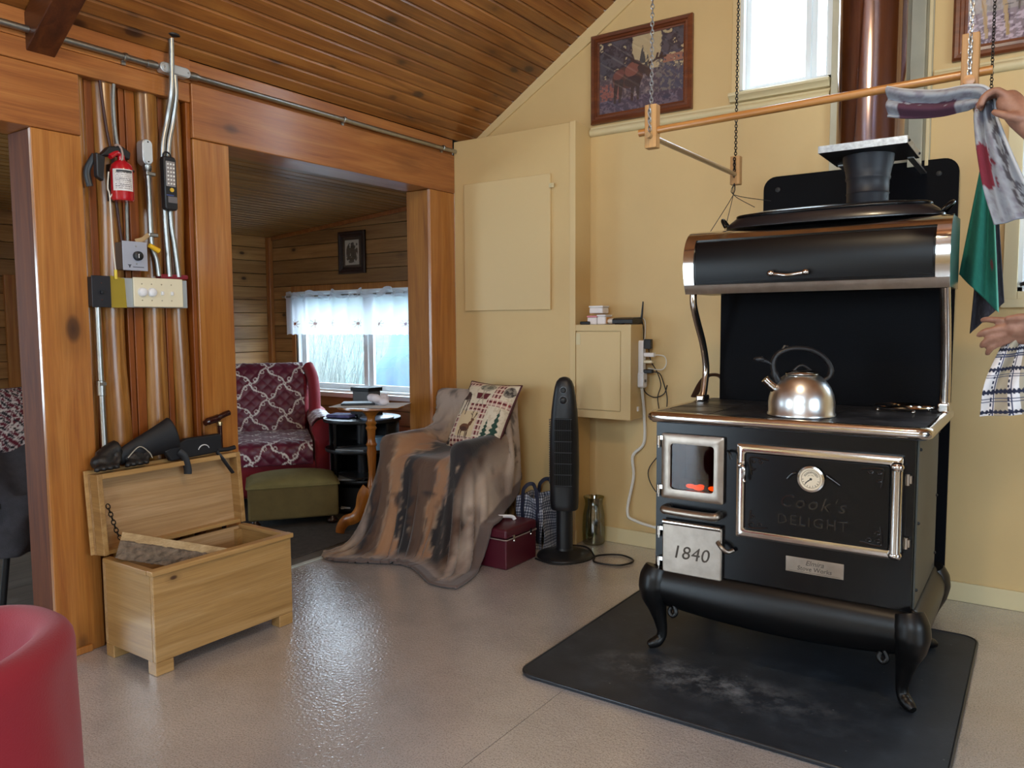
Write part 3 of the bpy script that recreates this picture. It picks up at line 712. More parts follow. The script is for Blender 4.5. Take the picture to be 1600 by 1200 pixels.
MB().tube(spline([(-1.158, YF, .575), (-1.16, YF-.03, .572), (-1.14, YF-.036, .57), (-1.06, YF-.037, .568), (-.98, YF-.036, .568), (-.957, YF-.03, .57), (-.957, YF, .57)]), .015, 12).build('damper_bar', M_brush, st, smooth=True)
ad = MB().prism(rrect(-1.172, .328, -.94, .525, .008, 3), 'y', YF-.018, YF).build('ash_door', M_brush, st, bevel=.006)
MB().cyl((-1.168, YF-.016, .523), (-.945, YF-.016, .523), .010, 10).build('top_bead', M_chrome, ad, smooth=True)
hinge(-1.188, .49, ad); hinge(-1.188, .372, ad)
M_eng = plain('dark engraving', '4c443c', .6, metal=.4)
text('lettering', '1840', .07, face_y(-1.06, YF-.0185, .412), M_eng, ad, .001, .18, 1.05)
MB().tube(spline([(-.955, YF-.02, .475), (-.935, YF-.035, .462), (-.915, YF-.03, .448), (-.9, YF-.012, .452)]), .0085, 8).build('latch', M_brush, ad, smooth=True)
od = thing('oven_door', None, None); bpy.data.objects.remove(od)
od = MB().prism(rrect(-.868, .53, -.394, .812, .015, 4), 'y', YF-.012, YF).build('oven_door', M_black, st, bevel=.004)
ring(-.89, -.358, .508, .842, .027, YF-.024, YF).build('frame', M_chrome, od, smooth=True)
MB().cyl((-.372, YF-.04, .535), (-.372, YF-.04, .8), .0165, 14).ball((-.372, YF-.036, .812), (.022, .02, .016), 12).ball((-.372, YF-.036, .528), (.022, .02, .016), 12).cyl((-.372, YF, .812), (-.372, YF-.036, .812), .012, 10).cyl((-.372, YF, .528), (-.372, YF-.036, .528), .012, 10).build('handle', M_chrome, od, smooth=True)
latch(-.862, .745, od)
for z in (.565, .77): MB().box((-.352, YF-.014, z-.012), (-.333, YF, z+.012)).cyl((-.345, YF-.012, z-.018), (-.345, YF-.012, z+.018), .007, 8).build('hinge', M_brush, od, smooth=True)
M_emb = plain('glossy black relief', '0d0e12', .12, coat=.5)
for (x, z, sx, sz) in ((-.835, .785, 1, -1), (-.425, .785, -1, -1), (-.835, .557, 1, 1), (-.425, .557, -1, 1)):
    mb = MB()
    for k in range(3):
        ox, oz = (0, .022, 0)[k]*sx*1.2, (0, 0, .022)[k]*sz*1.2
        mb.tube([(x+ox+sx*(.010-.0012*i)*math.cos(i*.8), YF-.014, z+oz+sz*(.010-.0012*i)*math.sin(i*.8)) for i in range(8)], .0028, 6)
    mb.tube(spline([(x-.004*sx, YF-.014, z+.05*sz), (x-.012*sx, YF-.014, z), (x+.0*sx, YF-.014, z-.012*sz), (x+.055*sx, YF-.014, z-.006*sz)]), .0028, 6)
    mb.build('scroll', M_emb, od, smooth=True)
text('lettering', "Cook's", .062, face_y(-.635, YF-.013, .655), M_emb, od, .003, .3, 1.25)
text('lettering', "DELIGHT", .048, face_y(-.632, YF-.013, .59), M_emb, od, .003, 0, 1.25)
ga = MB().lathe([(.0, .0), (.043, .0), (.046, .004), (.044, .012), (.038, .014), (.037, .009), (0, .009)], (0, 0, 0), 32, M=Matrix.Translation((-.636, YF-.012, .742)) @ Matrix.Rotation(PI/2, 4, 'X'), cap=False).build('thermometer', M_chrome, od, smooth=True)
def dial(U, V):
    x = (U-.5)*2; y = (V-.5)*2; p = Paint(x, y, 'd8c8ae'); r = np.hypot(x, y); a = np.arctan2(y, x)
    p.put((r > .8) & (r < .86), '8a7a64')
    p.put((r > .52) & (r < .72) & (a > .35) & (a < PI-.35) & (np.sin(a*34) > -.1), '4f4338'); p.put((r > .32) & (r < .42) & (a > .7) & (a < PI-.7) & (np.sin(a*40) > 0), '7a6a58')
    p.put((r > .62) & (r < .78) & (a < -.1) & (np.sin(a*18) > .75), '3a3028')
    p.put(p.seg(0, 0, -.45, -.38, .05), '1c1814'); p.put(r < .12, '1c1814')
    return p.c
pp = []
us = [i/40 for i in range(41)]
def dP(u, v):     # square to disc
    a, b = u*2-1, v*2-1; x = a*math.sqrt(1-b*b/2); y = b*math.sqrt(1-a*a/2); return (-.636+x*.037, YF-.0225, .742+y*.037)
o = print_sheet('dial', dP, 61, 61, lambda U, V: dial(.5+((U*2-1)*np.sqrt(1-(V*2-1)**2/2))/2, .5+((V*2-1)*np.sqrt(1-(U*2-1)**2/2))/2), attr_mat('dial print', .4), ga)
MB().tube(spline([(-.715, YF-.014, .735), (-.70, YF-.016, .752), (-.685, YF-.016, .758)]), .006, 8).build('scroll', M_emb, od, smooth=True)
MB().tube(spline([(-.587, YF-.016, .758), (-.572, YF-.016, .748), (-.545, YF-.014, .73)]), .006, 8).build('scroll', M_emb, od, smooth=True)
npz = box('nameplate', (-.718, YF-.004, .408), (-.528, YF, .462), M_brush, st, bevel=.002)
text('lettering', 'Elmira', .024, face_y(-.622, YF-.0045, .446), M_eng, npz, .0006, .3); text('lettering', 'Stove Works', .021, face_y(-.622, YF-.0045, .426), M_eng, npz, .0006, .1)
box('rule', (-.705, YF-.0046, .4135), (-.54, YF-.004, .4145), M_eng, npz)
# back splash, brackets, warming closet
box('splashback', (-1.165, 3.29, .938), (-.315, 3.315, 1.4), M_shield, st, bevel=.003)
for x, s in ((-1.195, -1), (-.296, 1)):
    path = spline([(x, 3.05, 1.39), (x, 3.055, 1.34), (x, 3.10, 1.27), (x, 3.165, 1.18), (x, 3.205, 1.08), (x, 3.19, 1.0), (x, 3.17, .95)], 5) if s < 0 else spline([(x, 3.07, 1.39), (x, 3.12, 1.3), (x, 3.17, 1.18), (x, 3.2, 1.06), (x, 3.21, .95)], 6)
    MB().tube(path, .014, 10, sx=1.3).build('bracket', M_chrome, st, smooth=True)
box('bracket_foot', (-.318, 3.18, .938), (-.278, 3.25, .975), M_chrome, st, bevel=.008, seg=3)
box('bracket_foot', (-1.215, 3.14, .938), (-1.178, 3.21, .965), M_chrome, st, bevel=.008, seg=3)
cprof = [(3.012, 1.386), (2.996, 1.42), (2.985, 1.47), (2.984, 1.52), (2.995, 1.565), (3.018, 1.6), (3.05, 1.622), (3.09, 1.632)]
cpr = [(p.x, p.y) for p in spline([(a, b, 0) for a, b in cprof], 4)]
cc = [(3.29, 1.386)]+cpr+[(3.29, 1.64)]
wc = MB().prism(cc, 'x', -1.208, -.278).build('warming_closet', M_black, st, smooth=True)
def band(x0, x1, z0, z1, off, name, mat):
    q = [p for p in cpr if z0-1e-6 <= p[1] <= z1+1e-6]; out = []
    for i, p in enumerate(q):
        a = q[max(i-1, 0)]; b = q[min(i+1, len(q)-1)]; t_ = Vector((b[0]-a[0], b[1]-a[1])).normalized(); out.append((p[0]-t_.y*off, p[1]+t_.x*off))
    poly = out+q[::-1]
    return MB().prism(poly, 'x', x0, x1).build(name, mat, wc, smooth=True)
band(-1.211, -.275, 1.386, 1.424, .006, 'bottom_trim', M_brush); band(-1.211, -.275, 1.592, 1.64, .006, 'top_trim', M_chrome)
band(-1.211, -1.168, 1.42, 1.6, .006, 'side_trim', M_chrome); band(-.318, -.275, 1.42, 1.6, .006, 'side_trim', M_chrome)
band(-1.16, -.326, 1.43, 1.586, .003, 'closet_door', plain('satin black door', '040508', .36, spec=.3))
MB().prism(cc, 'x', -.2775, -.2745).build('end_cap', M_chrome, wc); MB().prism(cc, 'x', -1.2115, -1.2085).build('end_cap', M_chrome, wc)
hx0, hx1, hz = -.86, -.735, 1.452
MB().tube(spline([(hx0, 2.968, hz), (hx0+.02, 2.962, hz-.004), ((hx0+hx1)/2, 2.958, hz-.009), (hx1-.02, 2.962, hz-.004), (hx1, 2.968, hz)]), .0065, 8).ball((hx0, 2.966, hz), (.015, .013, .012), 12).ball((hx1, 2.966, hz), (.015, .013, .012), 12).build('closet_handle', M_chrome, wc, smooth=True)
# ------------------------------------------------------------------ pipe, chimney, shield, mat
sp_ = thing('stove_pipe', 'black ribbed stovepipe rising behind the warming closet', 'pipe', (-.615, 3.425, 1.3))
MB().lathe([(.078, 1.3), (.078, 1.775), (.081, 1.78), (.078, 1.786), (.079, 1.83), (.083, 1.836), (.084, 1.842), (.082, 1.85), (.086, 1.875), (.093, 1.9), (.095, 1.929)], (-.615, 3.425, 0), 36).build('pipe', plain('black pipe', '1a1d26', .5), sp_, smooth=True)
box('elbow', (-.68, 3.33, 1.3), (-.55, 3.49, 1.42), M_blackmat, sp_, bevel=.03, seg=3)
cm = thing('chimney_pipe', 'polished copper-toned insulated chimney pipe with galvanised support plate', 'pipe', (-.613, 3.425, 1.93))
t = NT('heat tinted stainless'); v = t.coords((1, 1, .35), False)
t.l(t.ramp(t.noise(v, 6, 4), [(.3, '86757c'), (.5, '9c8882'), (.7, '8a86a2')]), t.b.inputs['Base Color']); t.set(Metallic=1, Roughness=.13); M_tint = t.m
MB().lathe([(.124, 1.945), (.1255, 1.96), (.124, 1.975), (.124, 4.0)], (-.613, 3.425, 0), 48).build('pipe', M_tint, cm, smooth=True)
MB().lathe([(.1245, 1.95), (.127, 1.953), (.127, 1.958), (.1245, 1.961)], (-.613, 3.425, 0), 48, cap=False).build('band', M_chrome, cm, smooth=True)
box('plate', (-.768, 3.262, 1.931), (-.455, 3.6, 1.936), plain('black underside', '10131c', .5), cm)
mb = MB(); mb.box((-.768, 3.26, 1.931), (-.455, 3.263, 1.958)).box((-.768, 3.597, 1.931), (-.455, 3.6, 1.958)).box((-.77, 3.26, 1.931), (-.767, 3.6, 1.958)).box((-.456, 3.26, 1.931), (-.453, 3.6, 1.958)).box((-.768, 3.262, 1.9365), (-.455, 3.6, 1.939))
mb.build('plate_rim', M_galv, cm)
for y in (3.29, 3.57): MB().ball((-.452, y, 1.945), .006, 8).build('bolt', M_blackmat, cm, smooth=True)
for x in (-.745, -.48): box('support_arm', (x-.012, 3.55, 1.925), (x+.012, 3.975, 1.932), M_galv, cm)
hs = MB().prism(rrect(-1.19, .09, -.342, 1.985, .06, 6), 'y', 3.955, 3.975).build('heat_shield', M_shield, bevel=.002)
tag(hs, 'tall black round-cornered heat shield on the wall behind the stove', 'heat shield')
for x, z in ((-1.12, 1.92), (-.42, 1.92), (-.42, 1.0)): MB().lathe([(0, 0), (.012, 0), (.012, .003), (.006, .005), (0, .005)], n=14, M=Matrix.Translation((x, 3.955, z)) @ Matrix.Rotation(PI/2, 4, 'X'), cap=False).build('screw', M_blackmat, hs, smooth=True)
for x in (-1.1, -.43): box('spacer', (x-.02, 3.974, .1), (x+.02, 3.9995, 1.9), M_cream, hs)
t = NT('dusty black hearth mat'); v = t.coords(rand=False)
base = t.ramp(t.noise(v, 6, 6, .7), [(.3, '1b212a'), (.55, '262d37'), (.8, '3c4550')])
g1 = t.t.nodes.new('ShaderNodeTexGradient'); g1.gradient_type = 'SPHERICAL'
tc = t.t.nodes.new('ShaderNodeTexCoord'); mp = t.t.nodes.new('ShaderNodeMapping'); mp.vector_type = 'TEXTURE'; mp.inputs['Location'].default_value = (-.08, -.33, 0); mp.inputs['Scale'].default_value = (.5, .16, 1); mp.inputs['Rotation'].default_value = (0, 0, .02)
t.l(tc.outputs['Object'], mp.inputs[0]); t.l(mp.outputs[0], g1.inputs[0])
ash = t.mix(1.0, t.ramp(g1.outputs['Fac'], [(0, (0, 0, 0, 1)), (.8, (1, 1, 1, 1))]), t.ramp(t.noise(v, 11, 7, .75), [(.45, (0, 0, 0, 1)), (.72, (.75, .75, .75, 1))]), 'MULTIPLY')
col = t.mix(ash, base, lin('8f959c'))
vo = t.t.nodes.new('ShaderNodeTexVoronoi'); vo.inputs['Scale'].default_value = 15; t.l(v, vo.inputs['Vector'])
col = t.mix(t.ramp(vo.outputs['Distance'], [(0, (.8, .8, .8, 1)), (.04, (.5, .5, .5, 1)), (.06, (0, 0, 0, 1))]), col, lin('777c82'))
t.l(col, t.b.inputs['Base Color']); t.set(Roughness=.5); t.bump(t.noise(v, 120, 2), .12, .003); M_mat = t.m
hm = thing('hearth_mat', 'large dusty black round-cornered mat under the cookstove', 'mat', (-.86, 2.88, 0))
MB().prism(rrect(-1.535, 2.257, -.178, 3.52, .06, 6), 'z', .0, .014).build('pad', M_mat, hm, bevel=.003)
mb = MB(); n = 28
pth = [(p[0], p[1], .012) for p in rrect(-1.535, 2.257, -.178, 3.52, .06, 6)]
mb.tube(pth, .0055, 8, closed=True).build('edge_bead', plain('worn black edge', '24272c', .35), hm, smooth=True)
# ------------------------------------------------------------------ things on the stove
kx, ky, kz = -.71, 2.85, .939
ke = thing('kettle', 'brushed steel whistling kettle with black hoop handle on the cooktop', 'kettle', (kx, ky, kz))
M_kettle = plain('brushed steel', 'e2e6e8', .28, metal=1, var=.05, vscale=6)
MB().lathe([(0, 0), (.108, 0), (.115, .002), (.1155, .008), (.112, .012), (.1125, .05), (.108, .075), (.098, .1), (.082, .123), (.066, .138), (.052, .146), (0, .146)], (kx, ky, kz), 40, cap=False).build('body', M_kettle, ke, smooth=True)
MB().lathe([(0, .144), (.056, .146), (.059, .15), (.055, .155), (.03, .161), (0, .163)], (kx, ky, kz), 32, cap=False).build('lid', M_chrome, ke, smooth=True)
dv = Vector((cr.x, cr.y, 0)).normalized()       # the handle's plane runs across the room, spout to the left
dv = Vector((.86, .5, 0)).normalized()
K = lambda a, z: Vector((kx, ky, kz))+dv*a+Vector((0, 0, z))
MB().tube([K(-.032+.064*i/10, .156+.022*math.sin(PI*i/10)) for i in range(11)], .005, 8).build('lid_handle', M_plastic, ke, smooth=True)
MB().tube(spline([K(-.078, .115), K(-.095, .15), K(-.1, .19), K(-.08, .222), K(-.03, .238), K(.03, .232), K(.075, .205), K(.1, .165), K(.092, .135), K(.07, .122)], 5), [.013]*6+[.009]*30+[.01]*10, 10, sx=1.3).build('handle', M_plastic, ke, smooth=True)
MB().tube([K(-.085, .092), K(-.11, .112), K(-.128, .13)], [.02, .016, .015], 14).build('spout', M_chrome, ke, smooth=True)
MB().tube(spline([K(-.1, .178), K(-.12, .19), K(-.145, .2)], 4), [.006]*4+[.008]*3+[.012]*2, 8).ball(K(-.15, .2), (.02, .012, .01), 10).tube([K(-.07, .23), K(-.062, .246), K(-.05, .243)], .005, 6).build('whistle_lever', M_plastic, ke, smooth=True)
tv = thing('trivet', 'round wire trivet at the back right of the cooktop', 'trivet', (-.425, 3.16, .939))
for r in (.1, .06, .03): MB().lathe([(r-.004, .02), (r, .024), (r+.004, .02), (r, .016), (r-.004, .02)], (-.425, 3.16, .939), 40, cap=False).build('ring', M_chrome, tv, smooth=True)
for k in range(4):
    a = k*PI/2+.5; MB().cyl((-.425, 3.16, .957), (-.425+.1*math.cos(a), 3.16+.1*math.sin(a), .957), .003, 6).cyl((-.425+.09*math.cos(a), 3.16+.09*math.sin(a), .957), (-.425+.09*math.cos(a), 3.16+.09*math.sin(a), .945), .004, 6).ball((-.425+.09*math.cos(a), 3.16+.09*math.sin(a), .946), .0075, 8).build('foot', M_chrome, tv, smooth=True)
# black oval roaster lid on top of the warming closet
ry = 3.15; rz = 1.641; rx = -.70
ro = thing('roasting_pan', 'long black oval roaster with domed lid on top of the warming closet', 'pan', (rx, ry, rz))
def oval(a, b, z, n=72):
    out = []
    for i in range(n):
        c, q = math.cos(2*PI*i/n), math.sin(2*PI*i/n)
        out.append((rx+a*math.copysign(abs(c)**.8, c), ry+b*math.copysign(abs(q)**.8, q), z))
    return out
rings = [oval(.392, .115, rz+.001), oval(.392, .115, rz+.008), oval(.376, .108, rz+.024), oval(.352, .10, rz+.042), oval(.325, .09, rz+.053), oval(.27, .07, rz+.062), oval(.15, .035, rz+.066)]
n = 72; vs = [p for r_ in rings for p in r_]; m_ = len(rings)-1
mb = MB().add(vs, [(k*n+i, k*n+(i+1) % n, (k+1)*n+(i+1) % n, (k+1)*n+i) for k in range(m_) for i in range(n)]+[tuple(range(n))[::-1], tuple(range(m_*n, (m_+1)*n))])
mb.build('lid', plain('satin black enamel pan', '15161b', .28, coat=.2), ro, smooth=True)
MB().tube(oval(.345, .098, rz+.047), .0065, 8, closed=True).build('rim', M_black, ro, smooth=True)
for s_, rr_ in ((-1, .02), (1, .034)):
    MB().tube([(rx+s_*(.385+rr_*.9*math.sin(PI*i/12)), ry-.02-rr_*math.cos(PI*i/12), rz+.012+.03*math.sin(PI*i/12)) for i in range(13)], .008, 8).build('handle', M_black, ro, smooth=True)
sb = MB().tube(spline([(-1.33, 3.42, .93), (-1.28, 3.38, 1.0), (-1.235, 3.35, 1.035), (-1.19, 3.37, 1.03), (-1.17, 3.36, .97)], 6), .006, 8, sx=3.0).build('leather_strap', plain('brown leather', '4a2c1c', .5), smooth=True)
tag(sb, 'brown leather strap looped behind the left end of the cooktop', 'strap')

# ------------------------------------------------------------------ wall cabinet and what lies on it
cb = thing('wall_cabinet', 'small yellow painted wall cabinet with flush door beside the fan', 'cabinet', (-2.02, 3.9, .742))
box('body', (-2.189, 3.836, .742), (-1.846, 3.999, 1.262), M_yellow2, cb, bevel=.004)
mb = wall_cells('y', 3.822, 3.8355, -2.189, -1.846, .742, 1.262, [(-2.189, -1.905, .785, 1.228)]); mb.build('face_frame', M_yellow2, cb, weld=False)
dd = box('door', (-2.186, 3.8235, .789), (-1.909, 3.8355, 1.224), M_yellow2, cb, bevel=.002)
box('hinge_leaf', (-2.186, 3.8225, 1.15), (-2.158, 3.8245, 1.214), M_cream, dd, bevel=.001)
MB().box((-1.8455, 3.9, .785), (-1.838, 3.915, .81)).build('catch', M_white, cb)
ZT = 1.2625
tag(box('small_black_case', (-2.175, 3.845, ZT), (-2.115, 3.90, ZT+.018), M_plastic, bevel=.006), 'flat black case at the left end of the wall cabinet', 'case')
M_pk = plain('translucent white plastic', 'e6e0df', .35); M_lid = plain('pink plastic lid', 'd98a94', .4)
for nm, a, b, lab, ml in (('food_tub', (-2.135, 3.86, ZT), (-2.075, 3.94, ZT+.05), 'pink-lidded plastic tub on the wall cabinet, left of the pair', M_lid), ('food_tub', (-2.072, 3.86, ZT), (-2.02, 3.94, ZT+.055), 'white tub with tan side on the wall cabinet, right of the pair', M_white), ('food_tub', (-2.125, 3.865, ZT+.062), (-2.04, 3.94, ZT+.105), 'pale tub stacked on top of the two lower tubs', M_white)):
    t_ = thing(nm, lab, 'tub', ((a[0]+b[0])/2, (a[1]+b[1])/2, a[2]), group='tubs on the wall cabinet')
    box('tub', a, (b[0], b[1], b[2]-.01), M_pk, t_, bevel=.006); box('lid', (a[0]-.002, a[1]-.002, b[2]-.01), (b[0]+.002, b[1]+.002, b[2]), ml, t_, bevel=.003)
    if ml is M_white and a[0] > -2.1: box('label', (b[0]-.0005, a[1]+.01, a[2]+.005), (b[0]+.001, b[1]-.01, b[2]-.014), plain('tan card', 'c08a44', .6), t_)
pb = MB().ball((-2.0, 3.9, ZT+.018), (.03, .03, .018), 12).ball((-1.975, 3.905, ZT+.016), (.028, .026, .016), 12).build('plastic_bag', plain('crumpled clear bag', 'd8d2cc', .3), remesh=.005, smooth_it=2, smooth=True)
tag(pb, 'crumpled pale plastic bag between tubs and router', 'bag')
rt = thing('router', 'black router with upright antenna on the wall cabinet', 'router', (-1.9, 3.91, ZT))
MB().prism([(3.85, ZT+.004), (3.85, ZT+.028), (3.87, ZT+.036), (3.98, ZT+.04), (3.98, ZT+.004)], 'x', -1.975, -1.85).build('body', M_plastic, rt, bevel=.004)
MB().tube([(-1.847, 3.955, ZT+.03), (-1.843, 3.955, ZT+.06), (-1.838, 3.955, ZT+.125)], [.007, .006, .004], 8).build('antenna', M_plastic, rt, smooth=True)
for x in (-1.96, -1.865): box('foot', (x-.008, 3.87, ZT), (x+.008, 3.96, ZT+.005), M_plastic, rt)
# power bar and adapters on the cabinet side
XC = -1.8455
ps = thing('power_strip', 'white upright power bar on the side of the wall cabinet', 'power strip', (XC, 3.93, .92))
MB().prism(rrect(3.912, .935, 3.948, 1.175, .012, 4), 'x', XC, XC+.03).build('body', M_white, ps, bevel=.004)
MB().prism(rrect(3.905, .915, 3.955, 1.0, .012, 4), 'x', XC, XC+.036).build('switch_end', M_white, ps, bevel=.004)
box('switch', (XC+.035, 3.92, .945), (XC+.04, 3.935, .96), plain('grey rocker', '55585c', .4), ps)
for z in (1.05, 1.09, 1.13): box('outlet', (XC+.029, 3.922, z), (XC+.031, 3.938, z+.02), plain('outlet face', 'c9cacc', .4), ps)
def cordobj(name, pts, r, mat, label, parent=None):
    o = MB().tube(spline(pts, 7), r, 7).build(name, mat, parent, smooth=True)
    if parent is None: tag(o, label, 'cord')
    return o
for nm, z0, z1, mat, w_, lab in (('power_adapter', 1.128, 1.182, M_plastic, .042, 'chunky black power adapter at the top of the white power bar'), ('power_adapter', 1.085, 1.108, M_white, .06, 'white charger plugged into the middle of the power bar'), ('power_adapter', 1.05, 1.066, M_ivory, .05, 'flat ivory plug below the white charger'), ('power_adapter', .995, 1.016, M_plastic, .05, 'slim black plug near the bottom of the power bar')):
    tag(box(nm, (XC+.0305, 3.915, z0), (XC+.0305+w_, 3.945, z1), mat, bevel=.004), lab, 'adapter', group='plugs in the power bar')
M_wc = plain('white cord', 'dcdad2', .45)
cordobj('mains_cable', [(XC+.015, 3.93, .914), (XC+.012, 3.95, .86), (XC+.01, 3.975, .76), (XC+.005, 3.985, .6), (XC-.06, 3.98, .52), (XC-.055, 3.98, .4), (XC-.085, 3.965, .2), (XC-.02, 3.95, .155), (XC+.2, 3.94, .125), (XC+.5, 3.94, .06)], .0085, M_wc, 'thick white cord running from the power bar down the yellow wall')
cordobj('adapter_cord', [(XC+.055, 3.93, 1.127), (XC+.06, 3.95, 1.06), (XC+.09, 3.965, 1.0), (XC+.11, 3.97, .93), (XC+.09, 3.975, .86), (XC+.1, 3.98, .76), (XC+.1, 3.98, .6)], .0028, M_rubber, 'thin black cord hanging from the black adapter')
cordobj('adapter_cord', [(XC+.08, 3.93, 1.004), (XC+.115, 3.94, .995), (XC+.13, 3.955, .95), (XC+.15, 3.965, .86), (XC+.14, 3.97, .74), (XC+.14, 3.97, .6), (XC+.04, 3.97, .45), (XC+.08, 3.97, .34), (XC+.16, 3.96, .31)], .003, M_rubber, 'thin black cord looping from the slim plug towards the stove')
cordobj('charger_cord', [(XC+.09, 3.93, 1.096), (XC+.14, 3.94, 1.09), (XC+.15, 3.95, 1.05), (XC+.12, 3.955, 1.015), (XC+.04, 3.955, 1.02)], .0028, M_wc, 'short white charger cord looping out from the power bar')
cordobj('cable', [(-1.855, 3.975, ZT+.03), (-1.842, 3.972, ZT-.02), (-1.838, 3.966, 1.2), (-1.836, 3.96, 1.1), (-1.838, 3.962, 1.0), (-1.836, 3.968, .9), (-1.78, 3.975, .86), (-1.72, 3.975, .88), (-1.70, 3.975, .93)], .0032, M_rubber, 'black router cord dropping behind the power bar')
cordobj('cable', [(-1.85, 3.985, ZT+.034), (-1.838, 3.985, ZT+.01), (-1.836, 3.98, 1.2), (-1.833, 3.955, 1.17)], .003, M_wc, 'short white cord from the router to the power bar')

# ------------------------------------------------------------------ tower fan, vase, bag, case
fx, fy = -2.13, 3.60; va_ = math.atan2(-fy, -fx)             # front turned to the room
def facing(x, y, z=0, ang=None): return Matrix.Translation((x, y, z)) @ Matrix.Rotation(ang, 4, 'Z')
fan = thing('tower_fan', 'black oscillating tower fan standing on a round base', 'fan', (fx, fy, 0), rotz=-.5236*0+.42)
MB().lathe([(0, 0), (.15, 0), (.152, .006), (.148, .014), (.12, .022), (.06, .034), (.048, .04), (.046, .05), (0, .05)], n=44, cap=False).build('base', M_plastic, fan, smooth=True)
MB().lathe([(.045, .03), (.045, .27)], n=28).build('column', M_plastic, fan, smooth=True)
def fanring(z, w, d, n=36):
    return [(w*math.copysign(abs(math.cos(2*PI*i/n))**.75, math.cos(2*PI*i/n)), d*math.copysign(abs(math.sin(2*PI*i/n))**.75, math.sin(2*PI*i/n)), z) for i in range(n)]
pr_ = [(.262, .068, .056), (.268, .074, .06), (.3, .077, .062), (.5, .08, .063), (.68, .077, .06), (.8, .07, .055), (.88, .06, .05), (.93, .052, .044), (.96, .042, .036), (.978, .026, .024), (.984, .008, .01)]
rings = [fanring(*a) for a in pr_]; n = 36; m_ = len(rings)-1
MB().add([p for r_ in rings for p in r_], [(k*n+i, k*n+(i+1) % n, (k+1)*n+(i+1) % n, (k+1)*n+i) for k in range(m_) for i in range(n)]+[tuple(range(n))[::-1], tuple(range(m_*n, (m_+1)*n))]).build('housing', M_plastic, fan, smooth=True, world=False)
gr = box('grille_recess', (-.045, -.0655, .395), (.045, -.056, .765), M_dark, fan, world=False)
for i in range(7): box('grille_bar', (-.047, -.071, .40+i*.06), (.047, -.064, .4035+i*.06), plain('grille bar', '2c2f36', .4), gr, world=False) if i < 7 else None
for i in range(9): box('grille_slat', (-.04+i*.01, -.069, .395), (-.0385+i*.01, -.060, .765), M_plastic, gr, world=False)
for z, r in ((.915, .013), (.862, .017)):
    k = MB().lathe([(0, 0), (r, 0), (r, .01), (r*.8, .014), (0, .014)], n=20, M=Matrix.Translation((0, -.048 if z > .9 else -.053, z)) @ Matrix.Rotation(PI/2, 4, 'X'), cap=False).build('knob', M_plastic, fan, smooth=True, world=False)
    MB().lathe([(r+.002, .0), (r+.005, .003), (r+.007, 0)], n=20, M=Matrix.Translation((0, -.0475 if z > .9 else -.0525, z)) @ Matrix.Rotation(PI/2, 4, 'X'), cap=False).build('dial_ring', plain('grey print', '7c8288', .4), k, smooth=True, world=False)
for z in [.4+i*.0125 for i in range(30)]: pass
mb = MB()
for i in range(28): mb.box((-.083, -.012, .41+i*.0125), (-.0765, .03, .415+i*.0125))
mb.build('side_vents', plain('vent edge', '4a4d50', .4), fan, world=False, weld=False)['kind'] = 'stuff'
cordobj('fan_cord', [(fx-.10, fy-.14, .006), (fx+.02, fy-.17, .006), (fx+.1, fy-.12, .006), (fx+.15, fy-.02, .006), (fx+.16, fy+.1, .006), (fx+.26, fy+.17, .006), (fx+.36, fy+.11, .006), (fx+.33, fy+.0, .006), (fx+.2, fy-.02, .006), (fx+.14, fy+.08, .006), (fx+.02, fy+.2, .006), (fx-.1, fy+.17, .006)], .005, M_rubber, 'black fan cord looped on the floor around the fan base')
vs_ = NT('greenish vase glass'); vs_.set(Base_Color=lin('dfe6d8'), Roughness=.05); vs_.b.inputs['Transmission Weight'].default_value = .9; vs_.b.inputs['IOR'].default_value = 1.2
tag(MB().lathe([(0, .002), (.055, .002), (.062, .01), (.066, .08), (.062, .17), (.05, .23), (.052, .255), (.06, .275), (.057, .275), (.048, .25), (.046, .23), (.057, .17), (.061, .08), (.056, .016), (0, .014)], (-2.115, 3.905, 0), 30, cap=False).build('glass_vase', glass('vase glass', 'd8dcc8', .22, .08), smooth=True), 'clear glass vase on the floor behind the tower fan', 'vase')
def gingham(U, V, s=26):
    p = Paint(U, V, 'c9ced8'); a = np.sin(U*s*PI) > 0; b = np.sin(V*s*1.4*PI) > 0
    p.put(a ^ b, '5c647c'); p.put(a & b, '1a2036'); return p.c
bg_ = thing('tote_bag', 'navy and white checked shopping bag between chair and fan', 'bag', (-2.36, 3.68, 0))
M_gh = attr_mat('checked cloth', .7)
def bagP(x0, y0, x1, y1):
    return lambda u, v: (x0+(x1-x0)*u+.008*math.sin(v*7+u*4), y0+(y1-y0)*u+.010*math.sin(v*5+u*9), .002+v*.30+.008*math.sin(u*6)*v)
for nm, a in (('panel', (-2.44, 3.6, -2.285, 3.62)), ('panel', (-2.285, 3.62, -2.275, 3.77)), ('panel', (-2.275, 3.77, -2.43, 3.76)), ('panel', (-2.43, 3.76, -2.44, 3.6))):
    print_sheet(nm, bagP(*a), 60, 60, gingham, M_gh, bg_, solid=.003)
M_navy = plain('navy webbing', '1b2038', .6)
for y in (3.6, 3.77):
    MB().tube(spline([(-2.40, y-.006, .05), (-2.4, y-.006, .3), (-2.38, y, .36), (-2.345, y+.01, .375), (-2.32, y, .355), (-2.31, y+.006, .3), (-2.31, y+.01, .05)], 5), .012, 6, sx=.35).build('strap', M_navy, bg_, smooth=True)
ca = thing('sewing_case', 'burgundy box case with white handle on the floor before the chair', 'case', (-2.385, 3.36, 0))
M_burg = plain('burgundy vinyl', '4e1424', .38, bump=.05)
box('body', (-2.515, 3.215, 0), (-2.25, 3.5, .155), M_burg, ca, bevel=.008)
cl_ = box('lid', (-2.518, 3.212, .16), (-2.247, 3.503, .212), M_burg, ca, bevel=.014, seg=3)
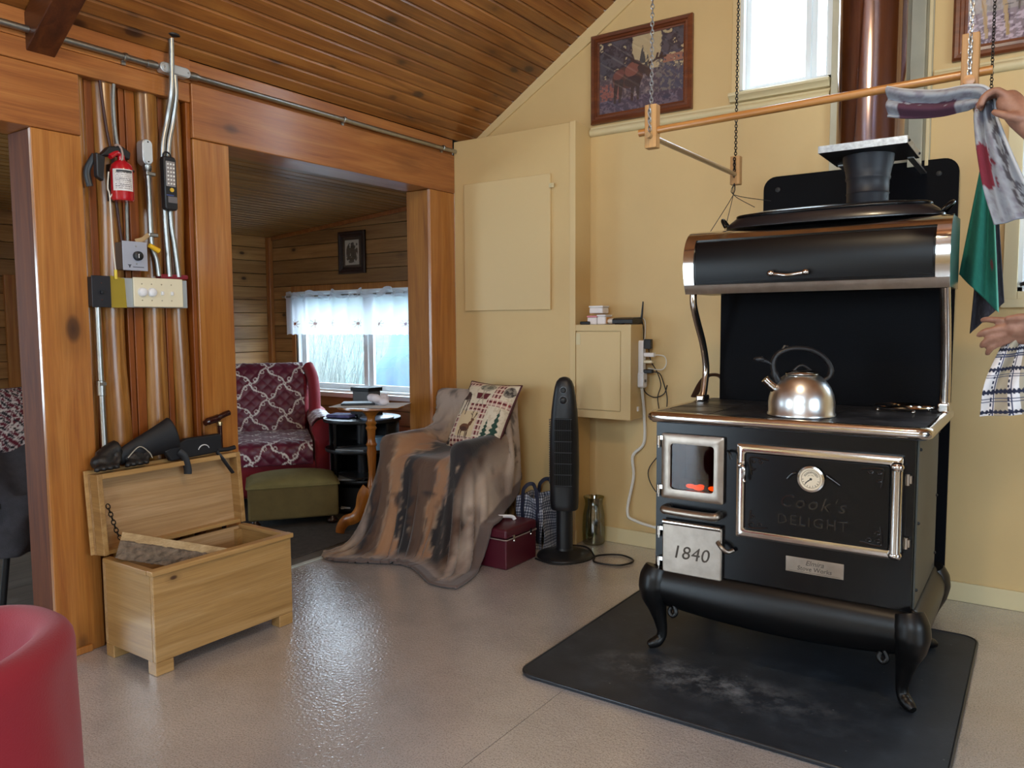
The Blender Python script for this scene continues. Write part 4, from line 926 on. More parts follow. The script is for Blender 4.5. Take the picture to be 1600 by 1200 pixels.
MB().tube([(p[0], p[1], .158) for p in rrect(-2.519, 3.211, -2.246, 3.504, .012, 4)], .0028, 6, closed=True).build('piping', plain('grey piping', 'b0a4a0', .4, metal=.4), ca, smooth=True)
MB().tube(spline([(-2.45, 3.30, .213), (-2.44, 3.32, .228), (-2.40, 3.36, .234), (-2.35, 3.41, .23), (-2.335, 3.42, .213)], 5), .010, 8, sx=.5).build('handle', M_white, cl_, smooth=True)
for y in (3.27, 3.43):
    MB().box((-2.2475, y, .14), (-2.243, y+.016, .175)).ball((-2.243, y+.008, .145), .005, 8).build('clasp', M_chrome, ca)
# ------------------------------------------------------------------ cloth solver for draped things
def rbox_sdf(P, c, h, r):
    q = np.abs(P-np.array(c))-(np.array(h)-r); o = np.maximum(q, 0)
    return np.linalg.norm(o, axis=1)+np.minimum(q.max(1), 0)-r
def drape(P0, nu, nv, boxes, steps=260, its=8, thick=.012, fric=.6, pins=None, g=-9.8, dt=.016, stiff=1.0):
    P = P0.copy(); Q = P.copy(); idx = np.arange(nu*nv).reshape(nu, nv); bat = []
    def addb(a, b, w=1.0):
        a = a.ravel(); b = b.ravel(); bat.append((a, b, np.linalg.norm(P0[a]-P0[b], axis=1), w))
    for k in (0, 1):
        addb(idx[k:-1:2, :], idx[k+1::2, :][:idx[k:-1:2, :].shape[0]]); addb(idx[:, k:-1:2], idx[:, k+1::2][:, :idx[:, k:-1:2].shape[1]])
    for k in (0, 1):
        A = idx[k:-1:2, :-1]; B = idx[k+1::2, 1:][:A.shape[0]]; addb(A[:, ::2], B[:, ::2], .5); addb(A[:, 1::2], B[:, 1::2], .5)
        A = idx[k:-1:2, 1:]; B = idx[k+1::2, :-1][:A.shape[0]]; addb(A[:, ::2], B[:, ::2], .5); addb(A[:, 1::2], B[:, 1::2], .5)
    for s in (3,):
        for k in range(s):
            A = idx[k:-s:2*s, :]; B = idx[k+s::2*s, :][:A.shape[0]]; addb(A, B, .12*stiff)
            A = idx[:, k:-s:2*s]; B = idx[:, k+s::2*s][:, :A.shape[1]]; addb(A, B, .12*stiff)
    def sdf(X):
        d = X[:, 2].copy()
        for b in boxes: d = np.minimum(d, rbox_sdf(X, *b))
        return d
    for st_ in range(steps):
        V = (P-Q)*.95; Q = P.copy(); P = P+V; P[:, 2] += g*dt*dt
        for it in range(its):
            for a, b, L, w_ in bat:
                d = P[b]-P[a]; l_ = np.linalg.norm(d, axis=1)+1e-9; c = (.5*w_*(l_-L)/l_)[:, None]*d; P[a] += c; P[b] -= c
            if it % 2 == 1 or it == its-1:
                d = sdf(P); k = d < thick
                if k.any():
                    X = P[k]; e = .002; G = np.stack([sdf(X+np.eye(3)[i]*e)-sdf(X-np.eye(3)[i]*e) for i in range(3)], 1); G /= np.linalg.norm(G, axis=1)[:, None]+1e-9
                    P[k] = X+G*(thick-d[k])[:, None]
                    mv = P[k]-Q[k]; tn = mv-G*(mv*G).sum(1)[:, None]; P[k] -= tn*fric/2
            P[:, 1] = np.minimum(P[:, 1], 3.80)
            if pins is not None: P[pins[0]] = pins[1]
    return P
# ------------------------------------------------------------------ draped wicker chair, throw and cushion
wc_ = thing('wicker_chair', 'wooden armchair with woven cane sides under the animal print throw', 'chair', (-2.79, 3.45, 0))
M_wick = wood('pale chair wood', '6e5430', '8a6c42', 'a08254', 'z', .5, 0)
cxa, cxb, cya, cyb = -3.03, -2.53, 3.2, 3.66
for x in (cxa, cxb):
    MB().tube([(x, cya, 0), (x, cya, .60)], .022, 12).build('leg', M_wick, wc_, smooth=True); MB().tube([(x, cyb, 0), (x, cyb+.02, .84)], .022, 12).build('leg', M_wick, wc_, smooth=True)
    MB().tube(spline([(x, cya-.02, .60), (x, 3.4, .61), (x, cyb, .62)], 4), .026, 10).build('arm', M_wick, wc_, smooth=True)
    box('rail', (x-.015, cya, .3), (x+.015, cyb, .35), M_wick, wc_, bevel=.004); box('rail', (x-.012, cya, .12), (x+.012, cyb, .145), M_wick, wc_, bevel=.004)
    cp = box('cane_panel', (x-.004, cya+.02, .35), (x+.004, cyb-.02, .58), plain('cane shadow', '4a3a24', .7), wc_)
    for k in range(13):
        MB().tube([(x+(.006 if k % 2 else .003), cya+.02+(cyb-cya-.04)*i/10, .362+k*.0175+.002*math.sin(i*2+k)) for i in range(11)], .006, 6).build('cane', M_wick, cp, smooth=True)
box('seat', (cxa-.01, cya-.02, .36), (cxb+.01, cyb, .42), M_wick, wc_, bevel=.015)
box('backrest', (cxa, cyb-.01, .42), (cxb, cyb+.02, .84), M_wick, wc_, bevel=.012)
NU, NV = 108, 94; LU, LV = 1.34, 1.23
us_ = np.linspace(0, 1, NU); vs__ = np.linspace(0, 1, NV); Ug, Vg = np.meshgrid(us_, vs__, indexing='ij')
prof_s = np.array([0, .08, .40, 1.5]); prof_y = np.array([3.71, 3.63, 3.40, 2.30]); prof_z = np.array([.89, .89, .68, .68])
ss_ = (1-Vg)*LV
P0 = np.stack([-2.80+(Ug-.5)*LU+.03*np.sin(ss_*3), np.interp(ss_, prof_s, prof_y)+.05*(Ug-.5), np.interp(ss_, prof_s, prof_z)+.004*np.sin(Ug*40)+.003*np.sin(Vg*53)], -1).reshape(-1, 3)
bx_ = [((-2.78, 3.42, .26), (.26, .25, .265), .06), ((-3.04, 3.43, .31), (.045, .26, .325), .04), ((-2.53, 3.43, .31), (.045, .26, .325), .04), ((-2.78, 3.665, .43), (.27, .04, .435), .035), ((-2.385, 3.36, .09), (.145, .155, .13), .02)]
gi = np.arange(NU*NV).reshape(NU, NV); ju = int(round((1-.40/LV)*(NV-1)))
pin_a = gi[40:80:2, NV-1]; pa = P0[pin_a].copy(); pa[:, 0] = np.clip(pa[:, 0], -3.03, -2.53); pa[:, 1] = 3.715; pa[:, 2] = .86
pin_b = gi[38:74:2, ju]; pb_ = P0[pin_b].copy(); pb_[:, 1] = 3.575; pb_[:, 2] = .56
PB = drape(P0, NU, NV, bx_, steps=150, its=11, dt=.012, pins=(np.concatenate([pin_a, pin_b]), np.concatenate([pa, pb_])), fric=1.0)
# sewing box and table stand clear of the throw
th_ = MB().grid([[tuple(PB[i*NV+j]) for j in range(NV)] for i in range(NU)])
uv_ = [(i//NV/(NU-1)*LU, (i % NV)/(NV-1)*LV) for i in range(NU*NV)]
th_.f = [f for f in th_.f if not any(uv_[i][0] < .32 and uv_[i][1] < .32 and math.hypot(.32-uv_[i][0], .32-uv_[i][1]) > .32 for i in f)]      # rounded corner
th_.f = [f for f in th_.f if not any(th_.v[i][0] < -3.045 and th_.v[i][1] > 3.575 for i in f)]      # the back corner is tucked away at the post
throw = th_.build('throw_blanket', attr_mat('plush throw', .85, bump=.35, bscale=90, sheen=.25), smooth=False, solid=.012, weld=False)
throw.data.polygons.foreach_set('use_smooth', [True]*len(throw.data.polygons))
U, V = Ug, Vg
p = Paint(U, V, '8a766a'); nz = fbm(U, V, 7, 31); n2 = fbm(U*3, V*.6, 12, 33); n3 = fbm(U*8, V*2, 12, 35)
p.put(np.clip((nz-.4)*4, 0, .8), 'a88d72'); p.put(np.clip((n3-.4)*2, 0, .5), '6b574c')
win = np.clip((V-.06)/.04, 0, 1)*np.clip((.74-V)/.08, 0, 1)*np.clip((U-.2)/.03, 0, 1)*np.clip((.86-U)/.03, 0, 1)
ph = U*26+3.0*nz+1.2*n3
p.put(win*np.clip((np.sin(ph)-.05)*3, 0, 1)*np.clip((n3-.12)*5, 0, 1), '1d1719'); p.put(win*np.clip((np.sin(ph-1.7)-.2)*3, 0, .9), '4e3424'); p.put(win*np.clip((np.sin(ph+2.4)-.6)*4, 0, .8), '9a6b46')
p.put(win*((V > .2) & (V < .34))*np.clip((fbm(U, V, 13, 37)-.5)*6, 0, .9), '2a1f1e')
p.put(np.clip((U-.72)*9, 0, .75)*np.clip((nz-.25)*4, 0, 1), 'b7a595'); p.put(np.clip((V-.78)*9, 0, .6), 'a8978a')
p.put((V > .8)*np.clip((fbm(U, V, 16, 39)-.58)*9, 0, .8), '3a302e')
p.put((U < .05) | (U > .95) | (V < .035) | (V > .97), '61504a')
set_cols(throw, p.c.reshape(-1, 4))
tag(throw, 'brown and cream animal print plush throw draped over the chair', 'blanket')
# cushion
def cushion(name, label, M, sx, sy, h, painter, nn, pipe_mat, mat):
    c = thing(name, label, 'cushion', M.translation, rot=M.to_euler())
    def Pp(sg):
        def f(u, v):
            a, b = u*2-1, v*2-1; e = (1-abs(a)**3.2)*(1-abs(b)**3.2)
            pin = 1-.06*(1-b*b)*(abs(a)**3); pin2 = 1-.06*(1-a*a)*(abs(b)**3)
            return (a*sx/2*pin, b*sy/2*pin2, sg*h/2*max(e, 0)**.55)
        return f
    f1 = Pp(1); us = np.linspace(0, 1, nn)
    Uq, Vq = np.meshgrid(us, us, indexing='ij')
    fr = MB().grid([[f1(u, v) for v in us] for u in us]).build('front', mat, c, world=False, weld=False); set_cols(fr, painter(Uq, Vq).reshape(-1, 4))
    fr.data.polygons.foreach_set('use_smooth', [True]*len(fr.data.polygons))
    f2 = Pp(-1); us2 = np.linspace(0, 1, 30)
    MB().grid([[f2(u, v) for v in us2] for u in us2]).build('back', pipe_mat, c, world=False, smooth=True)
    edge = [f1(u, 0) for u in us2]+[f1(1, v) for v in us2[1:]]+[f1(u, 1) for u in us2[::-1][1:]]+[f1(0, v) for v in us2[::-1][1:-1]]
    MB().tube(edge, .0055, 6, closed=True).build('piping', pipe_mat, c, world=False, smooth=True)
    return c
def cabin_print(U, V):
    p = Paint(U, V, 'd8cbb4'); n = fbm(U, V, 30, 41)
    p.put(n > .62, 'c9b99f')
    def plaid(x0, y0, x1, y1, vert):
        m = p.rect(x0, y0, x1, y1); p.put(m, 'c9a99a')
        a = (U if vert else V); b = (V if vert else U)
        p.put(m & (np.sin(a*95) > .1), '8e2a30'); p.put(m & (np.sin(b*80) > .75), 'dccdb6'); p.put(m & (np.sin(b*80) < -.2) & (np.sin(a*95) > .1), '5a1c22')
    plaid(0, .9, .34, 1, False); plaid(.68, .62, .82, 1, True); plaid(.62, .62, 1, .72, False); plaid(.33, .52, .66, .63, False); plaid(.56, .06, .68, .6, True); plaid(.1, .04, .2, .44, True); plaid(.1, 0, .6, .14, False)
    p.put(p.rect(.21, .15, .55, .51), 'd3bb95')
    dk = '3f2a26'
    p.put(p.ell(.18, .73, .10, .065, -.2) | p.ell(.09, .80, .045, .06, .4) | p.ell(.06, .885, .03, .045), dk)     # moose calf
    for a, b in ((.09, .04), (.13, .12), (.24, .2), (.27, .29)): p.put(p.seg(a, .7, b, .46, .016, .008), '54403a')
    p.put(p.ell(.37, .27, .095, .055, .05) | p.ell(.46, .33, .03, .055, -.5) | p.ell(.485, .39, .032, .02, -.2), '6a4028')   # deer
    p.put(p.ell(.36, .255, .06, .03), '4c2c1e')
    for a in (.29, .33, .42, .45): p.put(p.seg(a, .25, a-.008, .12, .012, .007), '4c2f22')
    for a, b, c, d in ((.47, .4, .44, .5), (.49, .4, .54, .49), (.455, .45, .41, .48), (.515, .45, .52, .51), (.445, .48, .46, .52)): p.put(p.seg(a, b, c, d, .006), '54382a')
    p.put(p.ell(.5, .90, .15, .065), 'a39a86'); p.put(p.ell(.5, .90, .15, .065) & (n > .52), '6d6a5c')
    p.put(p.rect(.36, .70, .63, .79) & (np.abs(U-.495) < .13-(.79-V)*.35), '5e1c24'); p.put(p.seg(.44, .62, .53, .84, .008) | p.seg(.56, .62, .46, .84, .008), 'a89a84')
    p.put(p.ell(.91, .86, .085, .085), '8a8072'); p.put(p.ell(.91, .86, .085, .085) & (n > .5), '413a36')
    for cx, y0, hh, ww in ((.76, .16, .28, .075), (.90, .2, .40, .085)):
        tt = (V-y0)/hh; p.put((tt > 0) & (tt < 1) & (np.abs(U-cx) < ww*(1-tt)*(.72+.28*np.sin(tt*34))), '1f4034'); p.put(p.seg(cx, y0-.03, cx, y0+.03, .009), '3c2c22')
    p.put(p.rect(0, .14, .09, .42) & (n > .45), '2d2322'); p.put(p.ell(.05, .07, .05, .05) & (n > .4), '4b423c')
    return p.c
N = Vector((-.12, -.80, .46)).normalized(); upv = Vector((-.12, .35, .9)); xa = upv.cross(N).normalized(); ya = N.cross(xa).normalized()
rl = Matrix.Rotation(-.20, 4, 'Z')
Mc = Matrix((( xa.x, ya.x, N.x, -2.665), (xa.y, ya.y, N.y, 3.585), (xa.z, ya.z, N.z, .735), (0, 0, 0, 1))) @ rl
cushion('throw_cushion', 'woodland cushion with deer, moose and spruces propped on the draped chair', Mc, .41, .43, .13, cabin_print, 120, plain('burgundy piping', '4a1620', .6), attr_mat('tapestry', .8, bump=.3, bscale=500))
mg = MB().ball((-2.70, 3.36, .475), (.075, .03, .02), 12).ball((-2.63, 3.37, .475), (.05, .03, .018), 12).build('magenta_cloth', plain('magenta cloth', '7a1450', .7), remesh=.006, smooth_it=2, smooth=True)
tag(mg, 'small crumpled magenta cloth in front of the woodland cushion', 'cloth')

# ------------------------------------------------------------------ porch furniture
PHI = math.radians(52.3)
ot = thing('ottoman', 'olive green upholstered ottoman in front of the red armchair', 'ottoman', (-4.0, 3.30, .0085), rotz=PHI)
M_olive = plain('olive woven upholstery', '7d7448', .9, bump=.4, bscale=420, var=.1, vscale=14)
M_olive2 = plain('brown green woven side', '6a5c36', .9, bump=.4, bscale=420, var=.1, vscale=14)
def rb(name, a, b, r, mat, parent, seg=4): return MB().box(a, b).build(name, mat, parent, bevel=r, seg=seg, world=False)
rb('body', (-.275, -.2, .05), (.275, .2, .265), .018, M_olive2, ot)
P = []
for i in range(25):
    row = []
    for j in range(19):
        u, v_ = i/24*2-1, j/18*2-1; e = (1-u**8)*(1-v_**8)
        row.append((u*.281, v_*.206, .255+.02*max(e, 0)**.4+.05*(1-u*u)**.7*(1-v_*v_)**.7))
    P.append(row)
MB().grid(P).build('cushion_top', M_olive, ot, world=False, smooth=True, solid=.006)
MB().tube([(p[0], p[1], .257) for p in rrect(-.281, -.206, .281, .206, .02, 4)], .005, 6, closed=True).build('piping', M_olive, ot, world=False, smooth=True)
M_foot = plain('dark turned foot', '2a1812', .3)
for x in (-.235, .235):
    for y in (-.165, .165): MB().lathe([(0, .0), (.022, 0), (.034, .012), (.034, .026), (.022, .036), (.018, .052)], (x, y, 0), 18).build('foot', M_foot, ot, world=False, smooth=True)
ar = thing('armchair', 'red wing armchair with quilted burgundy scroll cover in the porch', 'armchair', (-4.69, 3.67, .0085), rotz=PHI)
M_red = plain('red upholstery', '8e1526', .75, bump=.2, bscale=300, sheen=.2)
rb('base', (-.33, -.36, .06), (.33, .36, .31), .04, M_red, ar); rb('seat', (-.29, -.4, .29), (.29, .26, .43), .05, M_red, ar)
MB().box((-.31, .22, .36), (.31, .40, .93), Matrix.Rotation(-.14, 4, 'X')).build('backrest', M_red, ar, bevel=.05, seg=4, world=False)
for s in (-1, 1):
    mb = MB().box((s*.30, -.38, .08), (s*.41, .34, .5)); mb.build('arm', M_red, ar, bevel=.03, seg=4, world=False)
    MB().tube([(s*.365, -.385, .525), (s*.365, 0, .535), (s*.365, .34, .55)], .08, 18).build('arm_roll', M_red, ar, world=False, smooth=True)
    MB().tube(spline([(s*.34, .22, .55), (s*.345, .24, .7), (s*.34, .31, .84), (s*.31, .38, .93)], 5), .045, 12, sx=1.5).build('wing', M_red, ar, world=False, smooth=True)
    for y in (-.32, .32): MB().lathe([(.018, 0), (.025, .06)], (s*.33, y, 0), 12).build('leg', M_foot, ar, world=False, smooth=True)
def scrolls(X, Y, P_=.25):
    p = Paint(X, Y, '5e0f2c'); q = fbm(X, Y, 20, 51); p.put(np.clip((q-.4)*2, 0, .5), '74183a')
    A = (X+Y)/P_; B = (X-Y)/P_; W = 'e6dfda'
    for a, b, s_ in ((A, B, 1), (B, A, -1)):
        d = np.abs(((a+s_*.085*np.sin(2*PI*b)) % 1)-.5); w_ = .02+.016*np.abs(np.sin(2*PI*b)); p.put(d < w_, W)
        for ob, sg in ((.22, 1), (.78, -1)):      # curled ends
            fa = (a % 1)-.5+sg*s_*.02; fb_ = ((b-ob+.5) % 1)-.5; r = np.hypot(fa, fb_); p.put((r > .055) & (r < .088), W)
    fa = (A % 1)-.5; fb_ = (B % 1)-.5; p.put(np.hypot(fa, fb_) < .075, W); p.put(np.hypot(fa, fb_) < .03, '74183a')
    return p.c
M_quilt = attr_mat('quilted satin', .42, sheen=.3)
def quilt(name, pts, x0, x1, parent, npath=110, nx=110, side=None, flip=False):
    sp = spline([(0, a, b) for a, b in pts], 10); L = np.cumsum([0]+[(sp[i+1]-sp[i]).length for i in range(len(sp)-1)])
    ss = np.linspace(0, L[-1], npath); ys = np.interp(ss, L, [q.y for q in sp]); zs = np.interp(ss, L, [q.z for q in sp])
    xs = np.linspace(x0, x1, nx); ty = np.gradient(ys, ss); tz = np.gradient(zs, ss)
    S, X = np.meshgrid(ss, xs, indexing='ij')
    puff = .007*np.abs(np.sin((X+S)*PI/.085)*np.sin((X-S)*PI/.085))**.5+.004*fbm(X, S, 12, 5)
    P = [[(xs[j], ys[i]+tz[i]*puff[i, j]*(-1 if not flip else 1), zs[i]-ty[i]*puff[i, j]*(-1 if not flip else 1)) if side is None else None for j in range(nx)] for i in range(npath)]
    o = MB().grid(P).build(name, M_quilt, parent, world=False, weld=False, solid=.006); o.data.polygons.foreach_set('use_smooth', [True]*len(o.data.polygons))
    set_cols(o, scrolls(X, S).reshape(-1, 4)); return o
quilt('back_cover', [(.47, .945), (.40, .957), (.343, .90), (.285, .72), (.235, .55), (.215, .44)], -.27, .27, ar, flip=True)
quilt('seat_cover', [(.235, .455), (.0, .452), (-.3, .45), (-.395, .435), (-.418, .38), (-.415, .30)], -.285, .285, ar, npath=100, flip=True)
def armcover(s):
    n1, n2 = 70, 60; P = []; XX = np.zeros((n1, n2)); SS = np.zeros((n1, n2))
    for i in range(n1):
        a = -.75*PI/2+(PI*1.25)*i/(n1-1)-.1; row = []
        for j in range(n2):
            y = -.40+.46*j/(n2-1); r = .089+.004*abs(math.sin(i*.35)*math.sin(j*.35)); XX[i, j] = a*.09*1.3; SS[i, j] = y
            row.append((s*(.365+r*math.sin(a)), y, .532+r*math.cos(a)))
        P.append(row)
    o = MB().grid(P).build('arm_cover', M_quilt, ar, world=False, weld=False, solid=.006); o.data.polygons.foreach_set('use_smooth', [True]*len(o.data.polygons)); set_cols(o, scrolls(XX, SS, .17).reshape(-1, 4))
armcover(1); armcover(-1)
rg = tag(box('rug', (-4.9, 2.75, 0), (-3.34, 4.1, .008), plain('dark woven rug', '45413e', .95, bump=.5, bscale=160, var=.25, vscale=30), bevel=.003), 'dark grey woven rug under the ottoman in the porch', 'rug')
# pedestal table
tx, ty = -3.355, 3.375
pt_ = thing('pedestal_table', 'turned honey wood pedestal table with three curved feet', 'table', (tx, ty, 0))
MB().lathe([(0, .765), (.19, .765), (.2, .772), (.198, .782), (0, .784)], (tx, ty, 0), 40, cap=False).build('top', M_table, pt_, smooth=True)
MB().lathe([(.03, .22), (.038, .26), (.03, .30), (.024, .33), (.021, .36), (.026, .45), (.030, .5), (.026, .53), (.034, .545), (.026, .56), (.023, .58), (.026, .63), (.034, .645), (.026, .66), (.034, .675), (.025, .69), (.024, .71), (.04, .735), (.058, .75), (.06, .766)], (tx, ty, 0), 24).build('column', M_table, pt_, smooth=True)
for a in (-2.3, -.75, 1.2):
    d = Vector((math.cos(a), math.sin(a), 0)); q = spline([Vector((tx, ty, .27))+d*.02, Vector((tx, ty, .23))+d*.05, Vector((tx, ty, .15))+d*.07, Vector((tx, ty, .1))+d*.11, Vector((tx, ty, .085))+d*.16, Vector((tx, ty, .05))+d*.19, Vector((tx, ty, .012))+d*.2], 4)
    MB().tube(q, list(np.interp(range(len(q)), [0, 8, 16, len(q)-1], [.05, .04, .036, .026])), 10, sx=.5).build('foot', M_table, pt_, smooth=True)
M_paper = plain('paper', 'd8d6d2', .8); 
tag(MB().box((-.21, -.14, .7845), (.21, .14, .787), facing(tx, ty, 0, .45)).build('newspaper', M_paper), 'open newspaper lying across the pedestal table top', 'newspaper')
tag(MB().box((-.1, -.07, .7875), (.1, .07, .800), facing(tx-.08, ty-.02, 0, .7)).build('book', M_plastic, bevel=.002), 'dark thin book on the newspaper', 'book')
ti = MB()
for k in range(7): ti.ball((tx+.06+random.uniform(-.045, .045), ty+random.uniform(-.03, .03), .82+random.uniform(-.012, .03)), (.035, .03, .026), 10)
tag(ti.build('tissues', plain('white tissue', 'dcd6dc', .9), remesh=.007, smooth_it=1, smooth=True), 'crumpled white tissues on the pedestal table', 'tissue')
# black tiered round stand
bx, by = -3.84, 3.78
bs = thing('round_shelf', 'black round tiered stand crowded with magazines behind the pedestal table', 'shelf', (bx, by, 0))
MB().cyl((bx, by, .02), (bx, by, .66), .04, 20).build('column', M_plastic, bs, smooth=True)
M_stand = plain('dull black stand', '0a0a0c', .6)
MB().lathe([(.2, .04), (.205, .19), (0, .19)], (bx, by, 0), 32).build('drum', M_stand, bs, smooth=True)
MB().lathe([(.235, .2), (.245, .62)], (bx, by, 0), 24, a0=-.1, a1=PI+.4, cap=False).build('back_panel', M_stand, bs, smooth=True, solid=.008)
for z, r in ((.03, .22), (.22, .24), (.42, .25), (.62, .26)):
    MB().lathe([(0, z), (r, z), (r+.004, z+.01), (r, z+.022), (r-.012, z+.018), (0, z+.014)], (bx, by, 0), 40, cap=False).build('tier', plain('black tier', '0e0e11', .45), bs, smooth=True)
for k in range(3):
    a = k*2*PI/3+.3; MB().cyl((bx+.21*math.cos(a), by+.21*math.sin(a), .03), (bx+.21*math.cos(a), by+.21*math.sin(a), .63), .014, 10).build('upright', M_black, bs, smooth=True)
labs = ['grey magazine lying low on the black round stand', 'dark magazine sticking out of the lowest stand tier', 'silver magazine on the middle tier of the black stand', 'black binder on the middle tier of the stand', 'pale magazine on the bottom tier of the stand']
for i, (z, a, c, dx, dy) in enumerate(((.238, -.9, '8b8f93', -.02, -.09), (.252, -.3, '2c2d31', .05, -.08), (.438, -1.2, '9a9da0', .03, -.08), (.452, -.6, '1a1b1e', -.07, -.06), (.048, -.8, 'a5a9b0', 0, -.07))):
    tag(MB().box((-.13, -.1, z), (.13, .1, z+.012), facing(bx+dx, by+dy, 0, a)).build('magazine', plain('magazine %d' % i, c, .35), bevel=.002), labs[i], 'magazine', 'magazines on the black stand')
tag(MB().box((-.09, -.07, .638), (.09, .07, .66), facing(bx-.13, by-.06, 0, .3)).build('fabric_pouch', plain('blue and pink fabric', '5a5a8e', .8, var=.4, vscale=20), bevel=.009), 'blue and pink fabric pouch at the left of the top tier', 'pouch')
rc = thing('radio', 'small black radio with paler sides on the top tier of the stand', 'radio', (bx-.02, by+.04, .64))
box('case', (bx-.09, by, .642), (bx+.06, by+.12, .83), plain('grey case', '5a5c5e', .4), rc, bevel=.006); box('lid', (bx-.1, by-.01, .815), (bx+.07, by+.13, .842), M_plastic, rc, bevel=.004); box('base', (bx-.095, by-.02, .641), (bx+.08, by+.12, .68), M_plastic, rc, bevel=.006)
tag(MB().lathe([(0, 0), (.11, 0), (.115, .008), (.11, .014), (0, .014)], (bx+.14, by+.0, .637), 28, cap=False).build('plate', plain('pale blue plate', '8fa3c4', .3), smooth=True), 'pale blue plate on the right of the top tier', 'plate')
tag(MB().lathe([(0, 0), (.04, 0), (.052, .08), (.056, .082), (.056, .09), (.045, .092), (0, .092)], (bx+.19, by-.06, .437), 24, cap=False).build('blue_tub', plain('light blue plastic', '86b0cf', .4), smooth=True), 'light blue plastic tub at the edge of the middle tier', 'tub')
# things seen through the left-hand opening
lc = thing('folding_chair', 'black chair under a grey throw seen left of the dark post', 'chair', (-3.95, 1.6, 0))
for x0, y0, x1, y1, z1 in ((-3.80, 1.50, -3.80, 1.56, .48), (-3.82, 1.9, -3.82, 1.85, .48), (-4.25, 1.5, -4.25, 1.56, .9), (-4.25, 1.9, -4.25, 1.85, .9)): MB().cyl((x0, y0, 0), (x1, y1, z1), .014, 10).build('leg', M_blackmat, lc, smooth=True)
MB().cyl((-3.80, 1.53, .30), (-4.25, 1.53, .70), .02, 10).build('brace', M_blackmat, lc, smooth=True)
box('seat', (-4.28, 1.46, .46), (-3.78, 1.94, .5), M_blackmat, lc, bevel=.01); box('backrest', (-4.29, 1.48, .6), (-4.25, 1.92, .92), M_blackmat, lc, bevel=.01)
gt = MB()
P = []
for i in range(40):
    row = []
    for j in range(30):
        u = i/39; v_ = j/29; y = 1.44+.52*v_+.012*math.sin(u*20+v_*9)
        if u < .45: x, z = -4.24+.46*(u/.45), .78-.26*(u/.45)**2+.02*math.sin(v_*14)
        else: x, z = -3.765+.025*math.sin(v_*16+u*5), .52-.27*(u-.45)/.55
        row.append((x, y, z))
    P.append(row)
tag(MB().grid(P).build('grey_throw', plain('grey wool', '4a4b52', .95, bump=.4, bscale=200, var=.2, vscale=20), smooth=True, solid=.015), 'grey wool throw hanging over the black chair at far left', 'blanket')
def rag(U, V):
    p = Paint(U, V, 'c9bfc2'); a = np.sin((U*1.3+V)*40+4*fbm(U, V, 9, 3)); p.put(a > .2, '6e2236'); p.put((a < -.4), '2c2a33'); p.put(fbm(U, V, 40, 8) > .6, 'e6e2e2'); return p.c
cushion('print_cushion', 'red, black and white patterned cushion on the grey throw', Matrix.Translation((-4.08, 1.66, .82)) @ Matrix.Rotation(PI/2, 4, 'Z') @ Matrix.Rotation(1.05, 4, 'X'), .42, .36, .13, rag, 70, plain('dark edge', '3a1a24', .7), attr_mat('printed cotton', .8))

# ------------------------------------------------------------------ pine chest
cx0_, cx1_, y0_, y1_ = -2.955, -2.612, 1.518, 2.138
cs = thing('blanket_chest', 'small open pine chest standing against the log partition', 'chest', (-2.79, 1.83, 0))
box('front_board', (cx1_-.02, y0_, .05), (cx1_, y1_, .372), M_chest, cs, bevel=.003); box('back_board', (cx0_, y0_, .05), (cx0_+.018, y1_, .38), M_chestin, cs, bevel=.002)
box('end_board', (cx0_+.018, y0_, .05), (cx1_-.02, y0_+.018, .372), M_chestx, cs, bevel=.002); box('end_board', (cx0_+.018, y1_-.018, .05), (cx1_-.02, y1_, .372), M_chestx, cs, bevel=.002)
box('bottom_board', (cx0_+.018, y0_+.018, .055), (cx1_-.02, y1_-.018, .075), M_chestin, cs)
box('rim', (cx1_-.028, y0_-.008, .372), (cx1_+.01, y1_+.008, .392), M_chest, cs, bevel=.004); box('rim', (cx0_+.018, y0_-.008, .372), (cx1_-.028, y0_+.022, .390), M_chestx, cs, bevel=.003); box('rim', (cx0_+.018, y1_-.022, .372), (cx1_-.028, y1_+.008, .390), M_chestx, cs, bevel=.003)
for y in (y0_+.0, y1_-.07):
    for x in (cx0_, cx1_-.055): box('foot', (x, y, 0), (x+.055, y+.07, .05), M_chest, cs, bevel=.004)
box('corner_cleat', (cx0_+.018, y1_-.045, .076), (cx0_+.04, y1_-.018, .37), M_chestx, cs)
ld = thing('lid', None, None, (0, 0, 0)); bpy.data.objects.remove(ld)
LM = Matrix.Translation((-2.962, 0, .394)) @ Matrix.Rotation(-.085, 4, 'Y')
ldp = MB().box((-.03, y0_-.008, 0), (-.015, y1_+.008, .312), LM).build('lid', M_chestin, cs)
for nm, a, b in (('lid_side', (-.015, y0_-.008, 0), (.04, y0_+.012, .312)), ('lid_side', (-.015, y1_-.012, 0), (.04, y1_+.008, .312)), ('lid_side', (-.015, y0_+.012, .292), (.04, y1_-.012, .312)), ('lid_side', (-.015, y0_+.012, 0), (.03, y1_-.012, .016))):
    MB().box(a, b, LM).build(nm, M_chest if b[2]-a[2] < .1 else M_chestx, ldp, bevel=.002)
MB().box((-.04, y0_-.02, 0.0), (-.031, y1_+.02, .326), LM).build('lid_panel', M_chest, ldp, bevel=.002)
